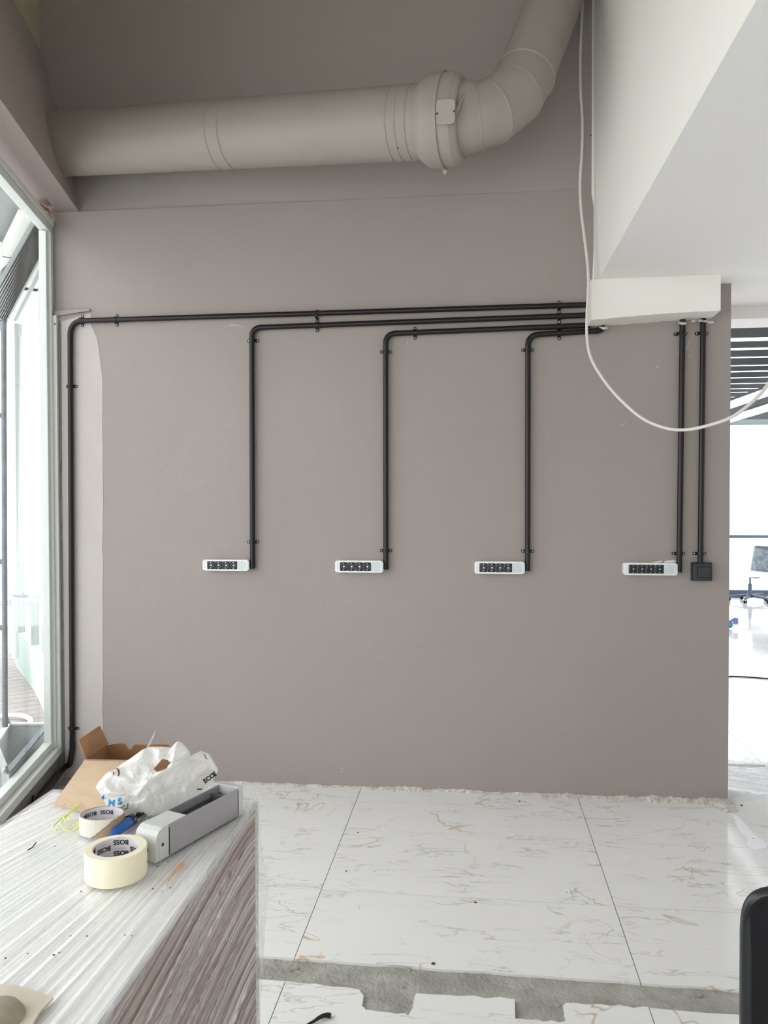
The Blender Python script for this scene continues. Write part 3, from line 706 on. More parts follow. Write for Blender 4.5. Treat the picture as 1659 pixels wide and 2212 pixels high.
def bar(pa, pb, wd, ht, m, nm='edge_beam', par=cn):
    d = (pb-pa).normalized(); s = d.cross(Vector((0, 0, 1))).normalized()*wd/2
    return obj(nm, MB().prism([pa-s, pa+s, pb+s, pb-s], (0, 0, ht)), m, par)
bar(hit(71, 455, 2, cz-.06), hit(16, 557, 2, cz-.06), .08, .12, m_out); bar(hit(16, 555, 2, cz-.06), hit(-20, 590, 2, cz-.06), .10, .12, m_out)
bar(hit(100, 545, 2, cz-.06), hit(64, 628, 2, cz-.06), .14, .12, m_out); bar(hit(66, 622, 2, cz-.06), hit(-5, 722, 2, cz-.06), .2, .12, m_out)
# flat grey canopy nearer
q = [hit(x, y, 2, cz+.12) for x, y in [(-90, 200), (76, 452), (12, 565), (-160, 720)]]
solo('flat_canopy', MB().prism(q, (0, 0, .05)), mat('pale grey canopy', (150, 156, 156), .6, var=.1, vscale=1.5), 'flat pale grey canopy over the pavement outside', 'canopy')
# scaffold-like post close to the glass
sp = thing('galvanised_post', 'grey galvanised post with brackets outside the glass', 'post', P(11, 1560, 4.2))
obj('tube', MB().tube([P(8, 690, 4.2), P(11, 1570, 4.2)], .014, 10), m_galv, sp, smooth=50)
for (y0, l) in ((1215, 14), (1358, 9), (900, 9)): obj('bracket', MB().tube([P(9, y0, 4.2), P(9-l, y0-3, 4.2)], .014, 8), m_galv, sp)
# tray outside
tz = .02
tr = thing('metal_tray', 'open zinc tray with bolted rim standing outside below the glass', 'tray', P(60, 1640, 4.0))
T = [WIN(s, 0, n) for s, n in ((.12, -.14), (1.35, -.14), (1.35, -.62), (.12, -.62))]
t3 = [FL(x, y, .18) for x, y in ((101, 1566), (35, 1645), (12, 1612), (24, 1566))]
tb_, tt_ = -.05, .30
T = [hit(103, 1566, 2, .24), hit(14, 1672, 2, .24), hit(-10, 1610, 2, .24), hit(18, 1566, 2, .24)]
obj('base', MB().prism([Vector((q.x, q.y, .0)) for q in T], (0, 0, .02)), m_outbox, tr)
for i in range(4):
    a, b = T[i], T[(i+1) % 4]; a = Vector((a.x, a.y, 0)); b = Vector((b.x, b.y, 0)); nn = Vector((0, 0, 1)).cross(b-a).normalized()*.012
    obj('side', MB().prism([a, b, b+nn, a+nn], (0, 0, .24)), m_outbox, tr)
    obj('rim', MB().prism([a-nn*1.2+Vector((0, 0, .24)), b-nn*1.2+Vector((0, 0, .24)), b+nn*1.6+Vector((0, 0, .24)), a+nn*1.6+Vector((0, 0, .24))], (0, 0, .012)), m_galv if i == 0 else m_outbox, tr)
    c = a+Vector((0, 0, .252)); obj('bolt', MB().lathe(c, (0, 0, 1), [(0, .012), (.01, .012), (.01, .006), (.03, .006)], 8, True), m_galv, tr)
# hose
solo('white_hose', MB().tube(curve([FL(x, y, zd+.06) for x, y in ((-60, 1548), (0, 1547), (30, 1545), (52, 1547), (64, 1553), (66, 1560), (60, 1572))], 6), .018, 8), m_out, 'white hose curling on the boardwalk outside', 'hose', smooth=60)
# rounded bin at the far left
c = WIN(.95, 0, -.35); c = FL(-22, 1700, -.1)
rb_ = ray(-72, 1650); bn = CAM+rb_*((WP-WN*.32-CAM).dot(WN)/rb_.dot(WN))
mb = MB().lathe((bn.x, bn.y, -.12), (0, 0, 1), [(0, .10), (.02, .13), (.35, .14), (.50, .13), (.60, .10), (.66, .05), (.68, .0)], 28, False)
solo('rounded_bin', mb, mat('grey green plastic', (140, 148, 140), .5, var=.1, vscale=5), 'grey rounded bin outside the bottom of the window', 'bin', smooth=50)
# distant street wall, balustrade and cars hinted as small blocks
st = thing('street_barrier', 'pale horizontal rail barrier far outside beyond the deck', 'barrier', FL(20, 1330))
for y in (1300, 1306, 1367, 1371): obj('rail', MB().tube([P(-40, y, 13), P(112, y, 13)], .012, 6), m_trim, st)
for x in (-20, 22, 60, 98): obj('rail_post', MB().tube([P(x, 1296, 13), P(x, 1400, 13)], .02, 6), m_trim, st)
q = P(23, 1355, 12.5); solo('red_sign', MB().mm((q.x-.05, q.y, q.z-.06), (q.x+.05, q.y+.03, q.z+.03)), mat('faded red', (230, 120, 100), .6), 'small faded red plate on the street barrier', 'sign')

# ================================================================== DUCT
dz = lambda x: 4.36+(x-147)*(3.76-4.36)/(905-147)
pl0 = P(118, 313, dz(118)); pf = P(914, 264.5, dz(914))
ax = (pf-pl0).normalized(); R1 = .165
def onax(px):       # point on the duct axis that projects to px
    lo, hi = 0., (pf-pl0).length*1.3
    for _ in range(40):
        mid = (lo+hi)/2; q = pl0+ax*mid; d = q-CAM; x = 829.5+F_PX*d.dot(RT)/d.dot(FW)
        if x < px: lo = mid
        else: hi = mid
    return pl0+ax*lo
duct = thing('ventilation_duct', 'taupe painted round ventilation duct running along the wall top and bending upward', 'duct', pl0)
def sect(nm, a, b, r, seg=64, m=m_duct): return obj(nm, MB().tube([a, b], r, seg), m, duct, smooth=40)
xa = [onax(x) for x in (90, 476, 502, 853, 914)]
sect('duct_section', xa[0]-ax*.15, xa[1], R1*.995); sect('coupling', xa[1], xa[2], R1*1.004); sect('duct_section', xa[2], xa[3], R1); sect('collar', xa[3], xa[4], R1*1.006)
for px in (476, 502, 853, 872, 893):
    o = onax(px); obj('bead', MB().lathe(o, ax, [(-.006, R1*1.0), (-.004, R1*1.02), (0, R1*1.028), (.004, R1*1.02), (.006, R1*1.0)], 64), m_duct, duct, smooth=60)
def rivet(px, py, zc):
    q = P(px, py, zc); obj('rivet', MB().lathe(q, (CAM-q), [(0, .0045), (.002, .004), (.004, .001)], 8, True), m_dust, duct)
# flange where it meets the beam
# fan housing
hub = onax(912); LZ = (onax(1003)-hub).length; RF = .203
prof = [(-.004, R1*.99), (.002, R1*1.04), (.038, RF*.99), (.044, RF), (LZ*.80, RF), (LZ*.85, RF*.99), (LZ*.96, RF*.91), (LZ*.99, RF*.85), (LZ*1.0, .12)]
fan = obj('fan_housing', MB().lathe(hub, ax, prof, 64, True), m_duct, duct, smooth=22)
so = hub+ax*(LZ*.52)
obj('strap', MB().lathe(so, ax, [(-.012, RF), (-.012, RF+.007), (.012, RF+.007), (.012, RF)], 64), m_duct, fan, smooth=35)
vdir = (CAM-so); vdir = (vdir-ax*vdir.dot(ax)).normalized(); up2 = ax.cross(vdir)
if up2.z > 0: up2 = -up2
q = so+up2*RF
obj('strap_tab', MB().prism([q-ax*.012, q+ax*.012, q+ax*.010+up2*.02, q+up2*.03, q-ax*.010+up2*.02], vdir*.006), m_duct, fan)
# junction box on the fan, rounded square
jc = P(964, 243, depth(so)-RF*1.02)
jn = (vdir*1.0-up2*.12).normalized(); jx = ax; jy = jn.cross(jx).normalized()
def rsq(c, ax_, ay_, w_, h_, r_, k=6):
    out = []
    for (sx, sy, a0_) in ((1, 1, 0), (-1, 1, 90), (-1, -1, 180), (1, -1, 270)):
        for i in range(k+1):
            an = math.radians(a0_+90*i/k); out.append(c+ax_*(sx*(w_/2-r_)+r_*math.cos(an))+ay_*(sy*(h_/2-r_)+r_*math.sin(an)))
    return out
jb = obj('junction_box', MB().prism(rsq(jc-jn*.03, jx, jy, .082, .095, .018), jn*.04), m_duct, fan, smooth=35, bevel=.003)
obj('lid', MB().prism(rsq(jc+jn*.010, jx, jy, .086, .099, .019), jn*.006), m_duct, jb, smooth=35)
for sx, sy in ((-.038, -.004), (.039, .001)): obj('lid_screw_hole', MB().lathe(jc+jx*sx+jy*sy+jn*.017, jn, [(0, .005), (.001, .005)], 10, True), m_dust, jb)
cp = curve([jc+jx*.045+jn*-.005, P(994, 222, depth(jc)+.02), P(1005, 200, depth(jc)+.05), P(1010, 182, depth(jc)+.10), P(1003, 172, depth(jc)+.14)], 6)
obj('fan_cable', MB().tube(cp, .0085, 10), m_duct, fan, smooth=60)
# right hand pipes
R2 = .140
pts = [(onax(1003), None)]
c0 = hub+ax*(LZ*.70); c1 = P(1036, 251, 3.69); c2 = P(1066, 242, 3.70); c3 = P(1113, 204, 3.74); c4 = P(1135, 165, 3.79); c5 = P(1202, -8, 4.0); c6 = c5+(c5-c4).normalized()*.55
pc = [c0, c1, c2, c3, c4, c5, c6]
dirs = [(pc[i+1]-pc[i]).normalized() for i in range(len(pc)-1)]
def seg(nm, i, r, m=m_duct):
    a, b = pc[i], pc[i+1]; d = dirs[i]; n0 = (dirs[max(i-1, 0)]+d).normalized(); n1 = (dirs[min(i+1, len(dirs)-1)]+d).normalized()
    u = d.orthogonal().normalized(); v = d.cross(u); k = 64; vs = []
    for (c, nn) in ((a, n0), (b, n1)):
        for j in range(k):
            an = 2*math.pi*j/k; o = (u*math.cos(an)+v*math.sin(an))*r; vs.append(c+o-d*(o.dot(nn)/d.dot(nn)))
    return obj(nm, MB().add(vs, [(j, (j+1) % k, k+(j+1) % k, k+j) for j in range(k)]+[tuple(range(k))[::-1], tuple(range(k, 2*k))]), m, duct, smooth=40)
obj('connector', MB().tube([c0, c0.lerp(c1, .62), c1, c1+dirs[1]*.02], [.160, .156, .1435, .1405], 64), m_duct, duct, smooth=40); seg('elbow_gore', 1, R2*1.015); seg('elbow_gore', 2, R2*1.0); seg('elbow_gore', 3, R2*.99); seg('duct_section', 4, R2*.975); seg('duct_section', 5, R2*.974)
def bead(c, d, r, h=.006): obj('bead', MB().lathe(c, d, [(-.007, r), (-.004, r+h*.8), (0, r+h), (.004, r+h*.8), (.007, r)], 64), m_duct, duct, smooth=60)
bead(pc[1]+dirs[0]*.003, dirs[0], R2*1.015, .008); bead(pc[1]-dirs[0]*.011, dirs[0], R2*1.02, .006); bead(pc[4], dirs[4], R2*.99, .006)
for k_, hh_ in ((2, .0035), (3, .003)): bead(pc[k_], (dirs[k_-1]+dirs[k_]).normalized(), R2*1.012/max(.9, dirs[k_-1].dot((dirs[k_-1]+dirs[k_]).normalized()))*.985, hh_)
for x, y in ((859, 320), (861, 224), (487, 302)): 
    o = onax(x); q = P(x, y, depth(o)-math.sqrt(max(0, R1**2-((y-264)*3.8/F_PX)**2))-.002); obj('rivet', MB().lathe(q, (CAM-q), [(0, .004), (.002, .003)], 8, True), m_dust, duct)

# ================================================================== CONDUITS
PR = .0147; PO = .022
def clip(par, c, along, ears=(1, 1), wide=.0165, span=.035, lift=0.):
    c = Vector(c); al = Vector(along).normalized(); n = Vector((0, -1, 0)); 
    if abs(al.y) > .5: n = Vector((0, 0, 1))
    cr = al.cross(n).normalized(); wallc = c-n*PO if abs(al.y) <= .5 else c-n*PR
    mb = MB(); pr = []
    ro = PR+.0022; k = 10
    outer = [(ro*math.cos(math.pi*i/k), PO+ro*math.sin(math.pi*i/k)) for i in range(k+1)]
    inner = [((PR)*math.cos(math.pi*i/k), PO+(PR)*math.sin(math.pi*i/k)) for i in range(k+1)]
    prof = [(ro, .0)]+outer+[(-ro, .0), (-PR, .0)]+inner[::-1]+[(PR, 0.)]
    mb.prism([wallc+cr*u+n*v-al*wide/2 for u, v in prof], al*wide)
    o = obj('clip', mb, m_black, par)
    for s, e in ((1, ears[0]), (-1, ears[1])):
        if not e: continue
        ee = MB(); a = PR; b = span; pl = [wallc+cr*(s*a)+al*(-wide/2), wallc+cr*(s*(b-.004))+al*(-wide/2), wallc+cr*(s*b)+al*(-wide/2+.004), wallc+cr*(s*b)+al*(wide/2-.004), wallc+cr*(s*(b-.004))+al*(wide/2), wallc+cr*(s*a)+al*(wide/2)]
        pl = [q+n*(.0+lift) for q in pl]; ee.prism(pl, n*.004); obj('ear', ee, m_black, o)
        obj('screw', MB().lathe(wallc+cr*(s*(b-.0085))+n*(.0035+lift), n, [(0, .0034), (.002, .0034), (.003, .0018)], 10, True), m_screw, o)
    return o
def pipe(par, a, b, nm='pipe', r=PR): return obj(nm, MB().tube([a, b], r, 18), m_black, par, smooth=40)
def elbow(par, a, c, b, rad=.055, r=PR*1.05):      # fillet at c between a and b; returns tangent points
    d1 = (a-c).normalized(); d2 = (b-c).normalized(); t1 = c+d1*rad; t2 = c+d2*rad; pts = []
    for i in range(13):
        t = i/12; pts.append(t1*(1-t)**2+c*2*t*(1-t)*.88+c*.12*2*t*(1-t)+t2*t*t)
    obj('elbow', MB().tube([t1+d1*.012]+pts+[t2+d2*.012], r, 18), m_black, par, smooth=50); return t1, t2
V = lambda x, y: W(x, y, PO)
def cid(label, loc): return thing('conduit', label, 'conduit', loc, group='black conduits on the taupe wall')
# 1: leftmost
t = cid('leftmost black conduit, down the primed strip beside the window and along its curb', V(153, 1620))
a, c, b = V(156, 1640), V(151.5, 693.5), V(1262, 659)
t1, t2 = elbow(t, V(152, 900), c, V(400, 687.5), .085)
pipe(t, t1, V(156, 1606)); pipe(t, t2, V(1275, 658))
bnd = [V(156, 1600), V(156, 1618), W(153, 1632, .03), W(146, 1640, .05), W(138, 1642, .09)]
e0 = WIN(.14, .055, .06); e1 = WIN(1.9, .055, .06)
obj('elbow', MB().tube(curve([bnd[0], bnd[1], Vector((bnd[1].x-.01, -.035, .085)), WIN(.05, .065, .075), e0], 6), PR*1.1, 18), m_black, t, smooth=50)
obj('pipe', MB().tube([e0, e1], PR*1.25, 18), m_black, t, smooth=40)
for s in (.62,):
    c_ = WIN(s, .055, .06); obj('clip', MB().tube([c_-WD*.012, c_+WD*.012], PR*1.5, 14), m_black, t); obj('clip_ear', MB().mm((c_.x-.006, c_.y-.008, c_.z), (c_.x+.004, c_.y+.008, c_.z+.055)), m_black, t)
for x, y in ((151.5, 834), (155.5, 1575)): clip(t, V(x, y), (0, 0, 1))
clip(t, V(175, 692), (1, 0, 0)); clip(t, V(249, 690.5), (1, 0, 0)); clip(t, V(684, 680.5), (1, 0, 0), span=.034); clip(t, V(1208, 661), (1, 0, 0), span=.034)
# 2..4
def dropc(label, xv, yb, ytop, xe, ye, clips_v, clips_h, end=None):
    t = cid(label, V(xv, yb)); c = V(xv-(1.5 if xv < 600 else 0), ytop)
    t1, t2 = elbow(t, V(xv, ytop+80), c, V(xe, ye), .06)
    pipe(t, t1, V(xv+(.5 if xv < 900 else -1.), yb)); pipe(t, t2, V(xe, ye))
    for y in clips_v: clip(t, V(xv, y), (0, 0, 1))
    dx = (V(xe, ye)-c)
    for x in clips_h:
        k = (V(x, ytop).x-c.x)/dx.x; clip(t, c+dx*k, dx, span=.034, lift=.0042 if x in (684, 1208) else 0, ears=(1, 1))
    return t
dropc('black conduit dropping to the first socket strip from the window', 545, 1228, 708, 1275, 680.5, (735, 1171), (684, 1208))
dropc('black conduit dropping to the second socket strip from the window', 833, 1230, 721, 1275, 702.5, (759, 1190), (896, 1208))
t = dropc('black conduit dropping to the third socket strip, ending in a bend under the white box', 1140.5, 1233, 724, 1285, 715, (755, 1191), (1208,))
obj('bent_end', MB().tube(curve([V(1283, 715), V(1293, 714), V(1299, 711), V(1305, 705)], 5), PR*1.1, 18), m_black, t, smooth=50)
obj('wire_end', MB().tube([V(1303, 709), V(1308, 705)], .005, 8), m_cable, t)
# 5, 6
t = cid('black conduit from the white box down to the fourth socket strip', V(1467, 1237)); pipe(t, V(1474.5, 690), V(1467, 1236))
for x, y in ((1472, 720), (1467.5, 1196)): clip(t, V(x, y), (0, 0, 1))
t = cid('rightmost black conduit, from the white box down to the black switch box', V(1513, 1218)); pipe(t, V(1519, 685), V(1513, 1221))
for x, y in ((1518, 719), (1513, 1196)): clip(t, V(x, y), (0, 0, 1))

# ================================================================== SOCKET STRIPS
def strip(label, x0, x1, y0, y1, tilt=0):
    a = W(x0, (y0+y1)/2, .045); b = W(x1, (y0+y1)/2, .045); zc_ = (a.z+b.z)/2; wd = b.x-a.x; ht = W(x0, y0, .045).z-W(x0, y1, .045).z
    o = Vector((a.x, 0, zc_)); t = thing('socket_strip', label, 'power strip', (a.x+wd/2, 0, zc_-ht/2), group='four way socket strips on the wall')
    dp = .046; h = ht/2
    def pr(x_0, x_1, z0, z1, d0, d1): return MB().mm((o.x+x_0, -d0, o.z+z0), (o.x+x_1, -d1, o.z+z1))
    body = obj('body', pr(.012, wd-.012, -h, h, .001, dp), m_sockw, t, bevel=.003)
    for s in (0, 1):
        x_ = o.x if s == 0 else o.x+wd; sg = 1 if s == 0 else -1; f = h*.82
        pl = [(x_, -.001, o.z-f+.004), (x_+sg*.003, -.001, o.z-f), (x_+sg*.006, -.001, o.z-f-.004), (x_+sg*.012, -.001, o.z-h+.001), (x_+sg*.014, -.001, o.z-h+.001), (x_+sg*.014, -.001, o.z+h-.001), (x_+sg*.012, -.001, o.z+h-.001), (x_+sg*.006, -.001, o.z+f+.004), (x_+sg*.003, -.001, o.z+f), (x_, -.001, o.z+f-.004)]
        obj('end_cap', MB().prism(pl, (0, -dp*1.02, 0)), m_sockg if s else m_sockw, t, bevel=.002)
    x_s = .026; sw = wd*.163
    obj('blank_plate', pr(x_s+4*sw+.002, wd-.020, -h*.72, h*.72, dp, dp+.002), m_sockg, t, bevel=.001)
    for z in (-1, 1): obj('profile_lip', pr(.016, wd-.04, z*h*.74-(0 if z > 0 else h*.22), z*h*.74+(h*.22 if z > 0 else 0), dp, dp+.0035), m_sockw, t, bevel=.001)
    for k in range(4):
        cx_ = x_s+sw*(k+.5); c = Vector((o.x+cx_, -dp-.001, o.z)); hs = sw*.49; hh = h*.70; rr = min(hs, hh)*.88
        # square face with round well
        vs = []; fs = []; n = 32
        for j in range(n):
            an = 2*math.pi*j/n; cc, ss = math.cos(an), math.sin(an); m1 = max(abs(cc)/hs, abs(ss)/hh)
            vs.append(c+Vector((cc/m1, 0, ss/m1)))
        for j in range(n): an = 2*math.pi*j/n; vs.append(c+Vector((rr*math.cos(an), -.003, rr*math.sin(an))))
        for j in range(n): an = 2*math.pi*j/n; vs.append(c+Vector((rr*.94*math.cos(an), -.0025, rr*.94*math.sin(an))))
        for j in range(n): an = 2*math.pi*j/n; vs.append(c+Vector((rr*.93*math.cos(an), -.0004, rr*.93*math.sin(an))))
        for L_ in range(3):
            for j in range(n): fs.append((L_*n+j, L_*n+(j+1) % n, (L_+1)*n+(j+1) % n, (L_+1)*n+j))
        fs.append(tuple(range(3*n, 4*n)))
        s_ = obj('socket', MB().add(vs, fs), m_sockb, t, smooth=30)
        for zz in (-1, 1): obj('earth_contact', MB().box(c+Vector((0, -.003, zz*rr*.86)), (.0035, .003, .004)), m_screw, s_)
        obj('pin_boss', MB().lathe(c+Vector((.002, -.0004, .0)), (0, -1, 0), [(0, .0042), (.0026, .0036)], 10, True), m_screw if k != 5 else m_sockb, s_)
        for sx in (-1, 1): obj('pin_hole', MB().lathe(c+Vector((sx*.0085, -.0004, 0)), (0, -1, 0), [(0, .003), (.0008, .003)], 8, True), m_sockd, s_)
    obj('cable_gland', pr(wd-.002, wd+.010, -h*.5, h*.62, .004, .028), m_sockg, t, bevel=.002)
    return t
strip('white four way socket strip nearest the window', 438, 538, 1209, 1233)
strip('white four way socket strip, second from the window', 724, 828, 1211, 1237)
strip('white four way socket strip, third from the window', 1025, 1134, 1213, 1240)
strip('white four way socket strip next to the black switch box', 1347, 1464, 1216, 1243)
# switch box
a = W(1499, 1218, .045); b = W(1538.5, 1254, .045); t = thing('switch_box', 'black square surface switch box at the right end of the wall', 'switch', ((a.x+b.x)/2, 0, b.z))
mb = MB(); x0, x1, z0, z1 = a.x, b.x, b.z, a.z; e = .006
vs = [(x0-e, 0, z0-e), (x1+e, 0, z0-e), (x1+e, 0, z1+e), (x0-e, 0, z1+e), (x0-e, -.02, z0-e), (x1+e, -.02, z0-e), (x1+e, -.02, z1+e), (x0-e, -.02, z1+e), (x0, -.045, z0), (x1, -.045, z0), (x1, -.045, z1), (x0, -.045, z1)]
mb.add(vs, [(3, 2, 1, 0), (0, 1, 5, 4), (1, 2, 6, 5), (2, 3, 7, 6), (3, 0, 4, 7), (4, 5, 9, 8), (5, 6, 10, 9), (6, 7, 11, 10), (7, 4, 8, 11), (8, 9, 10, 11)])
obj('casing', mb, m_box, t, bevel=.003)
obj('frame_groove', MB().mm((x0+.018, -.0445, z0+.014), (x1-.010, -.0465, z1-.014)), m_sockd, t)
obj('rocker', MB().prism([(x0+.021, -.045, z0+.017), (x1-.013, -.045, z0+.017), (x1-.013, -.045, z1-.017), (x0+.021, -.045, z1-.017)], (0, -.006, 0)), m_box, t, bevel=.002)
# plaster smears above the last strip
for x, y, w_ in ((1444, 1213, .05), (1420, 1214.5, .04)):
    c = W(x, y); obj('plaster_smear', MB().prism([c+Vector((-w_, -.001, -.004)), c+Vector((w_, -.001, -.005)), c+Vector((w_*.6, -.001, .009)), c+Vector((-w_*.2, -.001, .004))], (0, -.003, 0)), m_white, wall)

# ================================================================== WHITE CABLE
cpts = [(1262, -60, .03), (1258, 25, .04), (1254, 110, .04), (1254, 190, .05), (1258, 262, .05), (1257, 330, .06), (1253, 390, .07), (1255, 450, .09), (1262, 510, .13), (1269, 570, .18), (1271, 620, .215), (1268, 680, .22), (1268, 730, .23), (1276, 772, .26), (1300, 815, .30), (1335, 858, .36), (1385, 902, .42), (1435, 924, .50), (1480, 928.5, .58), (1530, 919, .68), (1580, 901, .80), (1625, 868, .95), (1662, 826, 1.1), (1720, 730, 1.35), (1790, 560, 1.6)]
solo('hanging_cable', MB().tube(curve([W(x, y, o) for x, y, o in cpts], 6), .0075, 10), m_cable, 'long white cable hanging beside the mezzanine face and sagging across the wall end', 'cable', smooth=60)

# ================================================================== WRAPPED STACK
ZT = 1.04
BX0, BX1, BY0, BY1 = -.357, .083, -4.15, -2.858
st = thing('wrapped_stack', 'tall brown carton stack with white top wrapped in stretch film', 'package', ((BX0+BX1)/2, (BY0+BY1)/2, 0))
obj('carton', MB().mm((BX0+.006, BY0+.006, .001), (BX1-.006, BY1-.006, ZT-.022)), m_brown, st)
obj('top_panel', MB().mm((BX0+.005, BY0+.005, ZT-.022), (BX1-.005, BY1-.005, ZT-.006)), m_topb, st)
CR = Vector((BX1+.004, BY1+.03, ZT))
def filmgrid(nm, f, nu, nv, m, polar):
    vs = []; uvs = []; fs = []
    for j in range(nv+1):
        for i in range(nu+1):
            q, an, rd = f(i/nu, j/nv); vs.append(q); uvs.append((an, rd))
    for j in range(nv):
        for i in range(nu): k = j*(nu+1)+i; fs.append((k, k+1, k+nu+2, k+nu+1))
    o = obj(nm, MB().add(vs, fs), m, st, smooth=70, fix=False)
    uv = o.data.uv_layers.new(name='polar')
    for l in o.data.loops: uv.data[l.index].uv = uvs[l.vertex_index]
    return o
def ridge(an, rd, k, sd):
    w1 = N3(an*k+sd, rd*1.6, sd); w2 = N3(an*k*3.1+sd, rd*2.4, sd+4)
    return max(0, 1-abs(w1)*5)**2*.9+max(0, 1-abs(w2)*5)**2*.45
FC = Vector((.10, BY1+1.1))
def ftop(u, v):
    x = BX0+(BX1-BX0)*u; y = BY0+(BY1-BY0)*v; dx, dy = FC.x-x, FC.y-y; an = math.atan2(dx, dy)*1.25; rd = dy
    h = ridge(an, rd*.3, 34, 1.7)*.0017
    flat = .15+.85*min(1, max(0, (N3(x*4+2, y*2.5, 7)+.3)*2))
    return Vector((x, y, ZT-.003+h*flat)), an*3.2, rd*.25
ft = filmgrid('stretch_film', ftop, 240, 330, m_filmtop, 0)
def fside(u, v):
    y = BY0+(BY1-BY0)*u; z = .01+(ZT-.012)*v; far = BY1-y
    an = z-.09*y+.012*N3(y*1.5, z*1.2, 3)+.02*math.exp(-far/.06); rd = y
    h = ridge(an, rd*.5, 24, 5.1)*.0065*min(1, far*6+.15)
    return Vector((BX1-.003+h, y, z)), an*1.7, rd*.3
fs_ = filmgrid('stretch_film', fside, 330, 240, m_filmside, 0)
filmgrid('stretch_film', lambda u, v: (Vector((BX0+(BX1-BX0)*u, BY1+.001+.002*ridge(u*3, v, 6, 2), .01+(ZT-.012)*v)), u*3, v), 60, 60, m_filmside, 0)
filmgrid('stretch_film', lambda u, v: (Vector((BX0-.001-.002*ridge(v*3, u, 6, 2), BY0+(BY1-BY0)*u, .01+(ZT-.012)*v)), v*3, u), 60, 60, m_filmside, 0)
# gathered folds along the top edge and the corner peak
for k, (u0, u1, h0) in enumerate([(0.0, .30, .020), (.10, .45, .010), (.35, .75, .006)]):
    n = 16; lo = []; hi = []
    for i in range(n+1):
        t = i/n; y = BY1-(u0+(u1-u0)*t)*.9; hh = h0*(1-t)*(1+.5*N3(t*8, k, 0)); lo.append(Vector((BX1+.001, y, ZT-.012))); hi.append(Vector((BX1+.002+.004*N3(t*5, k, 3), y, ZT-.002+hh)))
    vs = lo+hi; fs = [(i, i+1, n+2+i, n+1+i) for i in range(n)]
    obj('film_fold', MB().add(vs, fs), m_sheet, st, smooth=60)
q = Vector((BX1+.002, BY1, 0))
obj('film_fold', MB().add([q+Vector((0, 0, .62)), q+Vector((.012, 0, .80)), q+Vector((.018, .004, .86)), q+Vector((.006, 0, .92)), q+Vector((0, 0, 1.03)), q+Vector((.0, -.002, .8))], [(0, 1, 5), (1, 2, 5), (2, 3, 5), (3, 4, 5)]), m_sheet, st)
for x, y in ((118, 1828), (128, 2058), (116, 2063), (152, 2022), (175, 1926), (188, 2022), (350, 1925), (368, 1918), (60, 2060), (12, 2070), (270, 2020), (285, 2022), (330, 1920), (340, 1872), (362, 1862)):
    q = FL(x, y, ZT+.001); s = .0012+.0012*random.random()
    obj('speck', MB().lathe(q, (0, 0, 1), [(0, s), (.0006, s*.7)], 6, True), m_dust, st)

ZS = ZT+.001
T_ = lambda x, y, z=ZS: hit(x, y, 2, z)
# ---------------- full masking tape roll
tl = T_(186, 1872); trr = T_(316, 1850); 
c = T_(251, 1889); RO, RI, HT = .0478, .0365, .0445
tp = thing('masking_tape', 'full roll of cream masking tape standing flat beside the grey housing', 'tape', c)
z0 = ZS
obj('tape_roll', MB().lathe((c.x, c.y, z0), (0, 0, 1), [(0, RI), (0, RO-.0006), (.0006, RO), (HT-.0006, RO), (HT, RO-.0006), (HT, RI), (0, RI)], 96), m_tape, tp, smooth=30)
core = obj('core', MB().lathe((c.x, c.y, z0), (0, 0, 1), [(.0005, RI), (HT-.0003, RI), (HT-.0003, RI-.0016), (.0005, RI-.0016), (.0005, RI)], 96), m_core, tp, smooth=30)
def textmesh(s, size, bold=0.0, sp=1.0):
    cu = bpy.data.curves.new('txt', 'FONT'); cu.body = s; cu.size = size; cu.align_x = 'CENTER'; cu.align_y = 'CENTER'; cu.offset = bold; cu.space_character = sp
    cu.resolution_u = 3
    o = bpy.data.objects.new('txt', cu); COL.objects.link(o); dg = bpy.context.evaluated_depsgraph_get(); me = bpy.data.meshes.new_from_object(o.evaluated_get(dg))
    vs = [v.co.copy() for v in me.vertices]; fs = [tuple(p.vertices) for p in me.polygons]
    bpy.data.objects.remove(o); bpy.data.curves.remove(cu); bpy.data.meshes.remove(me); return vs, fs
rc = RI-.0019
tx, ty = (math.atan2(CAM.y-c.y, CAM.x-c.x), 0)
far_a = tx+math.pi      # direction pointing away from the camera
for k, (da, zz) in enumerate([(-14, .0375), (-14, .0195), (34, .0300), (-60, .0275), (84, .0375), (84, .018), (34, .011), (-60, .009)]):
    vs, fs = textmesh('BOSS', .0108, .0004, 1.0); a0 = far_a+math.radians(da)
    out = [Vector((c.x+rc*math.cos(a0+v.x/rc), c.y+rc*math.sin(a0+v.x/rc), z0+zz-v.y)) for v in vs]
    obj('printed_word', MB().add(out, fs), m_ink, core, fix=False)
    vs2 = [(-.009, -.0002), (.009, -.0002), (.009, .0002), (-.009, .0002)]; out = []
    pl = []
    for i in range(9):
        u = -.007+.014*i/8; pl.append(Vector((c.x+rc*math.cos(a0+u/rc), c.y+rc*math.sin(a0+u/rc), z0+zz+.0072)))
    vs3 = pl+[q+Vector((0, 0, .0003)) for q in pl]; obj('printed_line', MB().add(vs3, [(i, i+1, 10+i, 9+i) for i in range(8)]), m_ink, core, fix=False)
